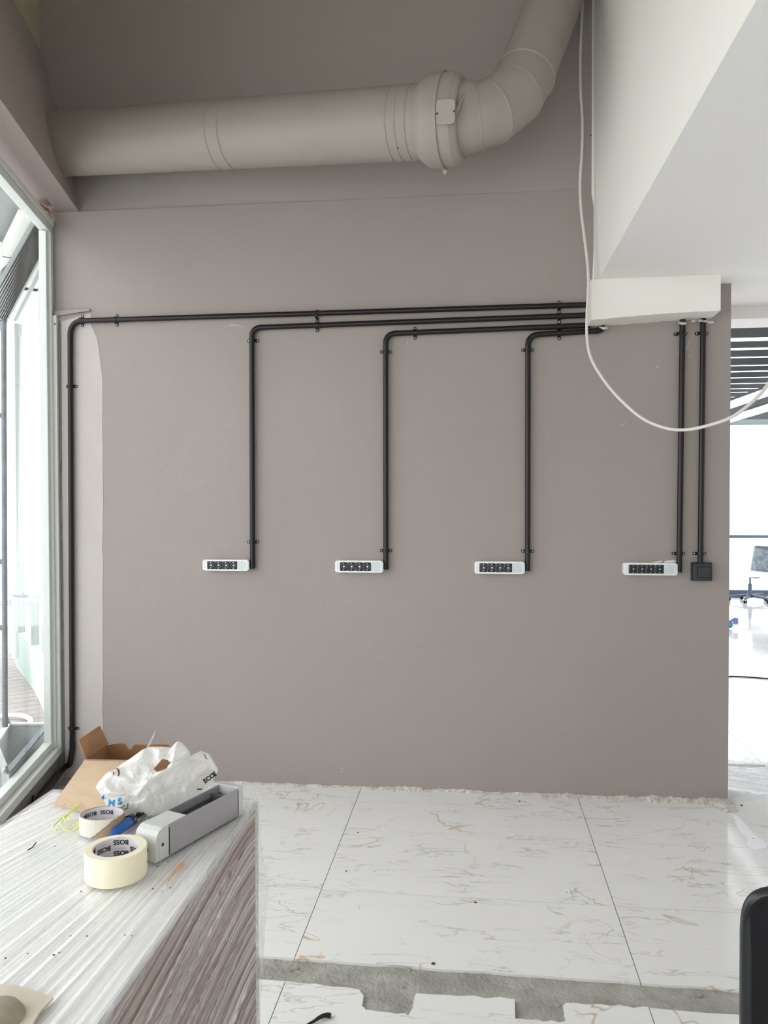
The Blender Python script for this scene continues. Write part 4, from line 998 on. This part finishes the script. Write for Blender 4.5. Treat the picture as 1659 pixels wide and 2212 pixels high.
# ---------------- nearly finished roll, torn
c2 = T_(222, 1793); R_o = .0365; H2 = .031
tq = thing('masking_tape', 'nearly used up masking tape roll with torn brown carton layer behind the full roll', 'tape', c2)
def ring(c, ro, ri, h, a0=0, a1=360, sq=1., seg=72, topf=None, z0=ZS):
    vs = []; fs = []; n = seg
    for j in range(n+1):
        an = math.radians(a0+(a1-a0)*j/n); cc, ss = math.cos(an), math.sin(an); hh = topf(math.degrees(an)) if topf else h
        for (r_, z) in ((ri, 0), (ro, 0), (ro, hh), (ri, hh)): vs.append(Vector((c.x+cc*r_*1.08, c.y+ss*r_*sq, z0+z)))
    for j in range(n):
        for k in range(4): a = j*4+k; b = j*4+(k+1) % 4; fs.append((a, b, b+4, a+4))
    if abs(a1-a0) < 360: fs += [(0, 3, 2, 1), tuple(n*4+k for k in range(4))]
    return MB().add(vs, fs)
obj('core', ring(c2, R_o, R_o-.0025, H2, sq=.92), m_torn, tq, smooth=40)
obj('inner_lining', ring(c2, R_o-.0026, R_o-.0032, H2-.0006, sq=.92), m_core, tq, smooth=40)
# remaining tape layer with torn slanted edge
vs = []; fs = []; n = 70; tpos = []
for j in range(n+1):
    an = 120+ (330-120)*j/n+0; ar = math.radians(an); cut_ = 0
    # torn edge rises towards the right (about 270..330 degrees)
    lowz = 0 if an < 262 else min(H2*.98, (an-262)/62*H2*1.05+.0022*N3(an*.35, 0, 0))
    for (r_, z) in ((R_o+.0002, lowz), (R_o+.0016, lowz), (R_o+.0016, H2+.0004), (R_o+.0002, H2+.0004)): vs.append(Vector((c2.x+math.cos(ar)*r_*1.08, c2.y+math.sin(ar)*r_*.92, ZS+z)))
for j in range(n):
    for k in range(4): a = j*4+k; b = j*4+(k+1) % 4; fs.append((a, b, b+4, a+4))
obj('tape_layer', MB().add(vs, fs), m_tapeold, tq, smooth=40)
for da in (150, 185, 100):
    vs, fs = textmesh('BOSS', .010, .0003); a0 = math.radians(da); rr = R_o-.0036
    obj('printed_word', MB().add([Vector((c2.x+rr*1.08*math.cos(a0+v.x/rr), c2.y+rr*.92*math.sin(a0+v.x/rr), ZS+.021-v.y)) for v in vs], fs), m_ink, tq, fix=False)
# ---------------- utility knife
ka, kb_, kc = T_(240, 1815), T_(281, 1786), T_(303, 1767)
kn = thing('utility_knife', 'blue handled utility knife lying between the tape rolls and the bag', 'knife', ka)
d = (kb_-ka).normalized(); s = d.cross(Vector((0, 0, 1)))
def ob(a, prof, nm, m, z0=0, par=kn):
    vs = []; fs = []; k = 12
    for (t, w_, h) in prof:
        for j in range(k):
            an = 2*math.pi*j/k; vs.append(a+d*t+s*(w_*math.cos(an))+Vector((0, 0, z0+h/2+h/2*math.sin(an))))
    for i in range(len(prof)-1):
        for j in range(k): fs.append((i*k+j, i*k+(j+1) % k, (i+1)*k+(j+1) % k, (i+1)*k+j))
    fs += [tuple(range(k))[::-1], tuple((len(prof)-1)*k+j for j in range(k))]; return obj(nm, MB().add(vs, fs), m, par, smooth=50)
LK = (kb_-ka).length
ob(ka, [(-.004, .003, .006), (.004, .006, .012), (.018, .009, .018), (LK*.7, .011, .021), (LK, .010, .020), (LK+.003, .007, .015)], 'grip', m_blue)
ob(ka, [(LK-.002, .011, .022), (LK+.008, .011, .021), (LK+.010, .008, .016)], 'collar', m_frame)
ob(ka, [(LK+.006, .007, .010), (LK+.045, .007, .010), (LK+.047, .005, .008)], 'blade_holder', m_steel)
obj('slider', MB().box(kb_+d*.028+Vector((0, 0, .012)), (.008, .008, .005)), m_blackrub, kn, bevel=.001)
obj('blade_rail', MB().prism([kb_+d*.008+s*.005+Vector((0, 0, .0102)), kb_+d*.044+s*.005+Vector((0, 0, .0102)), kb_+d*.044+s*.002+Vector((0, 0, .0102)), kb_+d*.008+s*.002+Vector((0, 0, .0102))], (0, 0, .0015)), m_blackrub, kn)
# ---------------- grey socket housing lying open side up
A0 = T_(340, 1864); B0_ = T_(525, 1758); dl = (B0_-A0); LL = dl.length; dl.normalize(); dp_ = Vector((-dl.y, dl.x, 0)); WW = .047; HH = .053
hz = thing('aluminium_housing', 'open grey aluminium socket housing lying on the wrapped stack beside the bag', 'housing', A0)
def hb(x0, x1, y0, y1, z0, z1):
    M = Matrix((dl, dp_, Vector((0, 0, 1)))).transposed()
    mb = MB(); mb.box(A0+dl*((x0+x1)/2)+dp_*((y0+y1)/2)+Vector((0, 0, (z0+z1)/2)), (x1-x0, y1-y0, z1-z0), M); return mb
cl = .028
obj('side_wall', hb(cl, LL-.014, 0, .0022, .001, HH), m_alug, hz, bevel=.0005); obj('side_wall', hb(cl, LL-.014, WW-.0022, WW, .001, HH), m_alug, hz, bevel=.0005)
obj('channel_floor', hb(cl, LL-.014, .0022, WW-.0022, .001, .012), m_chan, hz)
obj('inner_rib', hb(cl+.05, LL-.014, WW-.006, WW-.0022, .034, .038), m_chan, hz); obj('inner_rib', hb(cl+.05, LL-.014, .0022, .006, .034, .038), m_chan, hz)
obj('inner_web', hb(cl+.05, LL-.014, WW-.012, WW-.0022, .018, .021), m_chan, hz)
# near end cap with rounded shoulder, cover piece
prof = [(-.004, 0), (cl, 0), (cl, HH+.001), (.012, HH+.001), (.004, HH-.003), (-.001, HH-.010), (-.004, HH-.022)]
cap = obj('end_cap', MB().prism([A0+dl*x+Vector((0, 0, z)) for x, z in prof], dp_*WW), m_capg, hz, bevel=.0015)
obj('end_cap', hb(LL-.014, LL, -.001, WW+.001, 0, HH+.002), m_capg, hz, bevel=.0012); obj('foot_tab', hb(LL, LL+.006, .0, .012, 0, .003), m_capg, hz)
obj('cover_piece', hb(cl, cl+.045, .0022, WW-.0022, HH-.003, HH+.0005), m_capg, hz, bevel=.0005)
obj('cable_hole', MB().lathe(A0-dl*.0042+dp_*.019+Vector((0, 0, .020)), -dl, [(0, .006), (.0006, .0055), (.0007, .0035)], 16, True), m_capg, cap)
obj('hole', MB().lathe(A0-dl*.0049+dp_*.019+Vector((0, 0, .020)), -dl, [(0, .0035), (.0003, .0035)], 12, True), m_sockd, cap)
obj('screw_recess', hb(.004, .020, -.0006, .001, .006, .040), m_capg, cap, bevel=.0004); obj('screw_dimple', MB().lathe(A0+dl*.012-dp_*.0007+Vector((0, 0, .026)), -dp_, [(0, .003), (.0004, .003)], 10, True), m_dust, cap)
obj('joint_gap', hb(cl-.0004, cl+.0012, -.0006, .001, .003, HH-.004), m_dust, hz); obj('joint_gap', hb(LL-.0152, LL-.0138, -.0006, .001, .003, HH-.004), m_dust, hz)
obj('cross_bracket', hb(LL-.040, LL-.036, .003, WW-.003, .012, .045), m_chan, hz)
# ---------------- wooden stick
pts = [T_(359, 1914, ZS+.0012), T_(366, 1900, ZS+.0015), T_(376, 1884, ZS+.0018), T_(384, 1872, ZS+.002), T_(391, 1868, ZS+.002), T_(397, 1861, ZS+.002)]
ws = [.0003, .0011, .0017, .0022, .0042, .0016]; cpv = curve(pts, 4); wv = np.interp(np.linspace(0, 5, len(cpv)), range(6), ws)
l = []; r = []
for i in range(len(cpv)):
    tt = (cpv[min(i+1, len(cpv)-1)]-cpv[max(i-1, 0)]).normalized(); s = Vector((-tt.y, tt.x, 0)); l.append(cpv[i]+s*wv[i]); r.append(cpv[i]-s*wv[i])
solo('wooden_stick', MB().prism([Vector((q.x, q.y, ZS+.0004)) for q in l+r[::-1]], (0, 0, .0018)), m_wood, 'small splintered wooden stick in front of the grey housing', 'stick')
solo('thread', MB().tube(curve([T_(60, 1836, ZS+.001), T_(70, 1830, ZS+.0015), T_(78, 1820, ZS+.001)], 5), .0011, 6), m_blackrub, 'short black thread on the wrapped white top', 'thread')
# ---------------- green yellow wire
pts = [(172, 1735, .016), (160, 1744, .01), (150, 1757, .006), (133, 1768, .004), (118, 1782, .003), (115, 1790, .002), (122, 1793, .002)]
t = thing('wire_offcut', 'curly green and yellow wire offcut beside the cardboard flap', 'wire', T_(140, 1780))
obj('strand', MB().tube(curve([T_(x, y, ZS+o) for x, y, o in pts], 6), .0012, 8), m_wire, t, smooth=60)
pts = [(170, 1742, .012), (155, 1752, .008), (140, 1768, .006), (132, 1780, .004), (140, 1792, .003), (158, 1796, .003), (170, 1786, .003), (166, 1776, .003), (146, 1774, .005), (136, 1764, .007)]
obj('strand', MB().tube(curve([T_(x, y, ZS+o) for x, y, o in pts], 6), .0012, 8), m_wire, t, smooth=60)
# ---------------- cardboard box
cb = thing('cardboard_box', 'opened brown cardboard box with raised flaps behind the plastic bag', 'box', T_(250, 1720))
zt_ = ZT+.096
fl_ = hit(184, 1640, 2, zt_); bl_ = hit(232, 1607, 2, zt_+.003); br_ = bl_+(hit(330, 1610, 2, zt_)-bl_)*1.35; frr = fl_+(br_-bl_)*1.02
dn = lambda q: Vector((q.x, q.y, ZS))
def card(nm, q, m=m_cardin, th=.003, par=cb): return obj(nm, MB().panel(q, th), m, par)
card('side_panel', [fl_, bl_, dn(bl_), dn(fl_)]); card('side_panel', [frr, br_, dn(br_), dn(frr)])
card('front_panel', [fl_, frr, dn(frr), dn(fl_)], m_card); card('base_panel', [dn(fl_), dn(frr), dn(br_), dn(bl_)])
# back panel with hand notch
e = (br_-bl_); n_ = []
for i in range(33):
    t = i/32; z = .001*math.sin(t*9); px = t
    dnotch = abs(t-.36)/.055; z -= .012*math.sqrt(max(0, 1-dnotch**2)) if dnotch < 1 else 0
    n_.append(bl_+e*t+Vector((0, 0, z+.004*math.sin(min(1, t*4)*3.14/2)-.003)))
obj('back_panel', MB().prism([dn(bl_)]+n_+[dn(br_)], Vector((0, .003, 0))), m_cardin, cb)
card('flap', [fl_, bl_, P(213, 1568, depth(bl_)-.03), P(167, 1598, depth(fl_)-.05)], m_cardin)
f0, f1 = T_(119, 1731, ZS+.003), T_(238, 1763, ZS+.004)
fr0 = hit(258, 1655, 2, zt_)
a0_, a1_ = fl_, fl_+(frr-fl_).normalized()*((fr0-fl_).length*1.25)
fv = []; ff = []; K_ = 10; fn = (a1_-a0_).cross(f0-a0_).normalized(); fn = fn if fn.dot(CAM-a0_) > 0 else -fn
for sd_ in (0, 1):
    for j_ in range(K_+1):
        for i_ in range(K_+1): fv.append(a0_.lerp(a1_, i_/K_).lerp(f0.lerp(f1, i_/K_), j_/K_)+fn*(.004*sd_+.004*math.sin(math.pi*j_/K_)))
m0_ = (K_+1)**2
for j_ in range(K_):
    for i_ in range(K_): k_ = j_*(K_+1)+i_; ff += [(k_, k_+1, k_+K_+2, k_+K_+1), (m0_+k_, m0_+k_+K_+1, m0_+k_+K_+2, m0_+k_+1)]
bd_ = list(range(K_+1))+[j_*(K_+1)+K_ for j_ in range(1, K_+1)]+[K_*(K_+1)+i_ for i_ in range(K_-1, -1, -1)]+[j_*(K_+1) for j_ in range(K_-1, 0, -1)]
for i_ in range(len(bd_)): k_ = bd_[(i_+1) % len(bd_)]; ff.append((bd_[i_], k_, m0_+k_, m0_+bd_[i_]))
fq = obj('flap', MB().add(fv, ff), m_card, cb, smooth=40, label='long pale brown flap sloping down to the stack')
dd_ = (f1-f0); nn_ = (a0_-f0).normalized()
card('flap_lip', [f0-dd_*.03-nn_*.012+Vector((0, 0, .004)), f1+dd_*.02-nn_*.010+Vector((0, 0, .003)), f1+Vector((0, 0, .0)), f0+Vector((0, 0, .0))], m_card)
nrm = (a1_-a0_).cross(f0-a0_).normalized()
if nrm.dot(CAM-a0_) < 0: nrm = -nrm
for t in (.38, .62):
    q0, q1 = a0_.lerp(a1_, t), f0.lerp(f1, t-.20); obj('crease', MB().tube([q0.lerp(q1, i_/8)+fn*(.0041+.004*math.sin(math.pi*i_/8)) for i_ in range(9)], .0006, 5), m_cardin, fq)
# ---------------- plastic bag
OUT = [(206, 1700), (214, 1688), (231, 1669), (250, 1661), (262, 1651), (282, 1638), (308, 1619), (326, 1613), (350, 1613), (372, 1615), (379, 1603), (388, 1601), (401, 1612), (411, 1626), (412, 1634), (432, 1621), (452, 1628), (472, 1662), (462, 1684), (447, 1702), (425, 1722), (400, 1742), (362, 1762), (330, 1777), (308, 1779), (290, 1765), (262, 1764), (246, 1763), (234, 1750), (222, 1724)]
CB = Vector((322, 1694)); ZB = depth(T_(310, 1772))+.038
def orad(an):
    best = 0; d = Vector((math.cos(an), math.sin(an)))
    for i in range(len(OUT)):
        p_ = Vector(OUT[i])-CB; q_ = Vector(OUT[(i+1) % len(OUT)])-CB; e = q_-p_; den = d.x*e.y-d.y*e.x
        if abs(den) < 1e-9: continue
        t = (p_.x*e.y-p_.y*e.x)/den; u = (p_.x*d.y-p_.y*d.x)/den
        if t > 0 and -1e-6 <= u <= 1+1e-6: best = max(best, t)
    return best
def inpoly(x, y, pl):
    c = False; n = len(pl)
    for i in range(n):
        (x1, y1), (x2, y2) = pl[i], pl[i-1]
        if (y1 > y) != (y2 > y) and x < (x2-x1)*(y-y1)/(y2-y1)+x1: c = not c
    return c
def segd(x, y, a, b):
    ax_, ay_ = a; bx_, by_ = b; t = max(0, min(1, ((x-ax_)*(bx_-ax_)+(y-ay_)*(by_-ay_))/((bx_-ax_)**2+(by_-ay_)**2))); return math.hypot(x-ax_-t*(bx_-ax_), y-ay_-t*(by_-ay_))
NA, NR = 220, 64; rad_ = [orad(2*math.pi*i/NA) for i in range(NA)]
HOLE = [(340, 1668), (332, 1661), (352, 1638), (370, 1646), (359, 1660)]
def creases(x, y):
    h = 0
    for a, b, w_, k in [((258, 1655), (300, 1700), 7, -.010), ((300, 1700), (318, 1690), 8, .014), ((318, 1690), (345, 1668), 7, .016), ((345, 1668), (412, 1636), 8, .015), ((318, 1612), (340, 1665), 9, -.014), ((232, 1712), (296, 1716), 6, .010), ((296, 1716), (318, 1690), 6, .010), ((240, 1690), (290, 1712), 12, -.018), ((385, 1605), (372, 1650), 7, .014), ((335, 1640), (345, 1625), 8, .01), ((300, 1740), (345, 1700), 10, .008), ((345, 1712), (400, 1700), 8, -.008), ((400, 1700), (412, 1730), 7, .008), ((412, 1690), (450, 1655), 10, .006), ((440, 1625), (450, 1668), 6, -.006), ((325, 1700), (335, 1735), 7, -.009), ((262, 1665), (330, 1650), 14, -.02), ((300, 1680), (330, 1625), 10, -.012)]:
        d = segd(x, y, a, b); h += .8*k*math.exp(-(d/w_)**2)
    return h
vs = []; fs = []
def bagpt(x, y, r, side):
    prof_ = math.sqrt(max(0, 1-r**2.2)); T0 = .048*prof_
    zt0 = ZB+(x-322)*.00045+(y-1694)*.00012
    p3 = Vector((x*.045, y*.045, side*4.)); vd = noise.voronoi(p3)[0]; cr = (vd[1]-vd[0]); p4 = p3*2.2; vd2 = noise.voronoi(p4)[0]
    cz_ = (.007*(min(cr, .5)-.25)+.0025*(min(vd2[1]-vd2[0], .5)-.25)+.005*N3(x*.03, y*.03, side))*min(1, prof_*1.6)
    if side == 0: dd = -T0-cz_*1.0-creases(x, y)*min(1, prof_*1.5)
    else: dd = T0*.35+cz_
    return P(x, y, zt0+dd)
for side in (0, 1):
    base_i = len(vs); vs.append(bagpt(CB.x, CB.y, 0, side))
    for k in range(1, NR+1):
        r = (k/NR)
        for i in range(NA):
            an = 2*math.pi*i/NA; x = CB.x+math.cos(an)*rad_[i]*r; y = CB.y+math.sin(an)*rad_[i]*r; vs.append(bagpt(x, y, r, side))
    pix = [(CB.x, CB.y)]+[(CB.x+math.cos(2*math.pi*i/NA)*rad_[i]*k/NR, CB.y+math.sin(2*math.pi*i/NA)*rad_[i]*k/NR) for k in range(1, NR+1) for i in range(NA)]
    def okf(f): 
        cxx = sum(pix[j-base_i][0] for j in f)/len(f); cyy = sum(pix[j-base_i][1] for j in f)/len(f); return not inpoly(cxx, cyy, HOLE)
    for i in range(NA):
        f = (base_i, base_i+1+i, base_i+1+(i+1) % NA); fs.append(f)
        for k in range(NR-1):
            a = base_i+1+k*NA+i; b = base_i+1+k*NA+(i+1) % NA; f = (a, a+NA, b+NA, b)
            if okf(f): fs.append(f)
# weld outer rims
n1_ = 1+NR*NA
for i in range(NA):
    a = 1+(NR-1)*NA+i; b = 1+(NR-1)*NA+(i+1) % NA; fs.append((a, b, n1_+b, n1_+a))
bagmb = MB().add(vs, fs); zmin = ZS+.0005
bagmb.v = [Vector((v.x, v.y, max(v.z, zmin))) for v in bagmb.v]
bvh = BVHTree.FromPolygons([v.copy() for v in bagmb.v], [f for f in bagmb.f])
bag = thing('plastic_bag', 'crumpled white plastic carrier bag with blue and black print', 'bag', T_(300, 1776))
body = obj('bag_body', bagmb, m_bag, bag, smooth=75)
def onbag(x, y):
    d = ray(x, y).normalized(); loc, nr, ix, ds = bvh.ray_cast(CAM, d)
    return (loc-d*.0009) if loc else None
def printon(s, px, py, size, rot, m, sx=1, bold=0, arc=0):
    vs, fs = textmesh(s, size, bold)
    bm = bmesh.new(); bv = [bm.verts.new(v) for v in vs]
    for f in fs:
        try: bm.faces.new([bv[i] for i in f])
        except ValueError: pass
    bmesh.ops.triangulate(bm, faces=bm.faces)
    for _ in range(4):
        le = [e for e in bm.edges if e.calc_length() > 1.3]
        if not le: break
        bmesh.ops.subdivide_edges(bm, edges=le, cuts=1); bmesh.ops.triangulate(bm, faces=bm.faces)
    bm.verts.index_update(); vs = [v.co.copy() for v in bm.verts]; fs = [tuple(v.index for v in f.verts) for f in bm.faces]; bm.free()
    out = []; ca, sa = math.cos(rot), math.sin(rot)
    for v in vs:
        x, y = v.x*sx, v.y
        if arc: y += arc*x*x
        X = px+x*ca-y*sa*-1*-1; Y = py-(x*sa+y*ca)
        X = px+(x*ca-y*sa); q = onbag(X, Y)
        if q is None: q = P(X, Y, ZB-.06)
        out.append(q)
    return obj('print', MB().add(out, fs), m, bag, fix=False)
printon('M', 241, 1735, 19, -.10, m_inkb, 1.0, .6); printon('S', 259, 1732, 19, .1, m_inkb, 1.1, .9); printon('L', 223, 1722, 11, -.7, m_inkb, 1.0, .8); printon('/', 276, 1739, 7, .4, m_inkb, 1.5, .9)
printon('BLE-SAN', 259, 1746, 6.2, .50, m_ink, 1.05, .1); printon('market', 269, 1749, 6.4, .62, m_ink, 1.0, .12); printon('——', 252, 1756, 7, .10, m_ink, 2.0, 0)
printon('ECCE', 453.5, 1680, 13, .62, m_ink, 1.0, .7); printon('Ideal', 431, 1705, 5.5, .10, m_ink, 1.0, .2); printon('0', 430, 1705, 11, math.pi/2, m_ink, .9, -.35); printon(')', 256, 1666, 18, .2, m_ink, 1.2, .4); printon('/', 245, 1671, 9, .3, m_ink, 1, .5); printon('(', 444, 1634, 15, .5, m_ink, 1.2, .0); printon('—', 440, 1673, 8, .35, m_ink, 3.0, -.1)
q = ZB+.02
obj('torn_strip', MB().prism([P(313, 1620, q), P(321, 1616, q), P(333, 1590, q+.01), P(336, 1577, q+.012)], FW*.0012), m_sheet, bag)
# ---------------- beige scrap + dome at the lower left
pl = [T_(x, y) for x, y in ((-30, 2128), (0, 2131), (35, 2133), (70, 2143), (115, 2160), (104, 2172), (86, 2190), (66, 2225), (-30, 2240))]
mb = MB(); mb.prism([Vector((q.x, q.y, ZS+.0003)) for q in pl], (0, 0, .003)); sc_ = thing('paper_scrap', 'torn beige paper scrap with a dull olive plastic dome at the near left corner', 'scrap', pl[2])
obj('sheet', mb, m_paper, sc_)
c = T_(-14, 2200, ZS+.004); mb = MB().lathe((c.x, c.y, ZS+.003), (0, 0, 1), [(0, .034), (.003, .033), (.010, .028), (.014, .019), (.016, .006), (.0161, .0005)], 36, True)
obj('dome', mb, m_grime, sc_, smooth=50)
# flat panel leaning on the window curb behind the stack
q = [WIN(1.03, .0, .13), WIN(1.9, .0, .13), WIN(1.9, .0, .42), WIN(1.15, .0, .42)]
solo('white_board', MB().prism([Vector((v.x, v.y, .10)) for v in q], (0, 0, .02)), mat('white board', (206, 208, 212), .5), 'flat white board on the floor between window curb and wrapped stack', 'board')

# ================================================================== SMALL THINGS ON THE FLOOR
pts = [FL(660, 2216, .006), FL(678, 2206, .008), FL(690, 2198, .012), FL(703, 2193, .010), FL(714, 2194, .006)]
solo('black_strap', MB().tube(curve(pts, 5), [.0035+.005*(i/20.) for i in range(21)], 8), m_blackrub, 'short piece of black strap on the tile by the lower frame edge', 'strap', smooth=60)
t = thing('plaster_chip', 'small curled white chip on the tile in front of the wall', 'chip', FL(1222, 1924))
obj('flake', MB().tube(curve([FL(1220, 1926, .004), FL(1226, 1922, .006), FL(1230, 1928, .003)], 4), .0035, 6), m_white, t); obj('flake', MB().tube(curve([FL(1233, 1921, .003), FL(1238, 1922, .004), FL(1242, 1917, .003)], 4), .003, 6), m_white, t)
for k, (x, y, ph) in enumerate([(773, 1799, 'beside the left long tile joint, nearest the wall'), (1027, 1950, 'on the middle tile just below the second cross joint'), (936, 2082, 'at the upper edge of the concrete channel'), (1628, 1812, 'beside the painted white reflection'), (1618, 1712, 'on the clear plastic sheet edge past the wall end'), (1602, 1740, 'just past the right end of the wall'), (748, 1882, 'on the tile above the left joint, between wall and channel'), (1122, 1731, 'close to the foot of the wall below the third socket strip')]):
    q = FL(x, y); r_ = .004+.002*(k % 3)
    solo('debris_crumb', MB().lathe(q, (0, 0, 1), [(0, r_), (.003, r_*.8), (.004, r_*.3)], 6, True), m_dust, 'tiny dark crumb '+ph, 'crumb', group='dark crumbs on the tiles')
lm = MB()
for k, (x, y) in enumerate([(628, 2097), (640, 2092), (882, 2090), (885, 2096), (1235, 2185), (1205, 2172), (868, 2132), (1345, 2110), (1510, 2150), (1220, 2120)]):
    c = FL(x, y, -.008); r_ = .006+.003*(k % 3); bm = bmesh.new(); bmesh.ops.create_icosphere(bm, subdivisions=1, radius=1)
    vs = [Vector((v.co.x*r_*1.2, v.co.y*r_, v.co.z*r_*.7))*(1+.4*N3(v.co.x*2+k, v.co.y*2, v.co.z*2))+c for v in bm.verts]; fs = [tuple(v.index for v in f.verts) for f in bm.faces]; bm.free(); lm.add(vs, fs)
obj('mortar_crumbs', lm, m_conc, fl, kind='stuff')

# ================================================================== NEAR CHAIR (lower right)
tl_ = P(1597, 1921, 1.42); zt2 = tl_.z
rz = math.pi-.34
# backrest local left/right: place so that its left top corner meets the measured point
bw = .46; M2 = Matrix.Rotation(rz, 4, 'Z'); best = None
lc = M2 @ Vector((bw/2, .25+.04, 0))
loc = Vector((tl_.x-lc.x, tl_.y-lc.y, 0))
ch = office_chair('office_chair', 'black mesh office chair at the lower right edge of the room', loc, rz, m_mesh, m_mesh, m_frame, bw=bw, bh=.50, ztop=zt2+.012, arms=False)
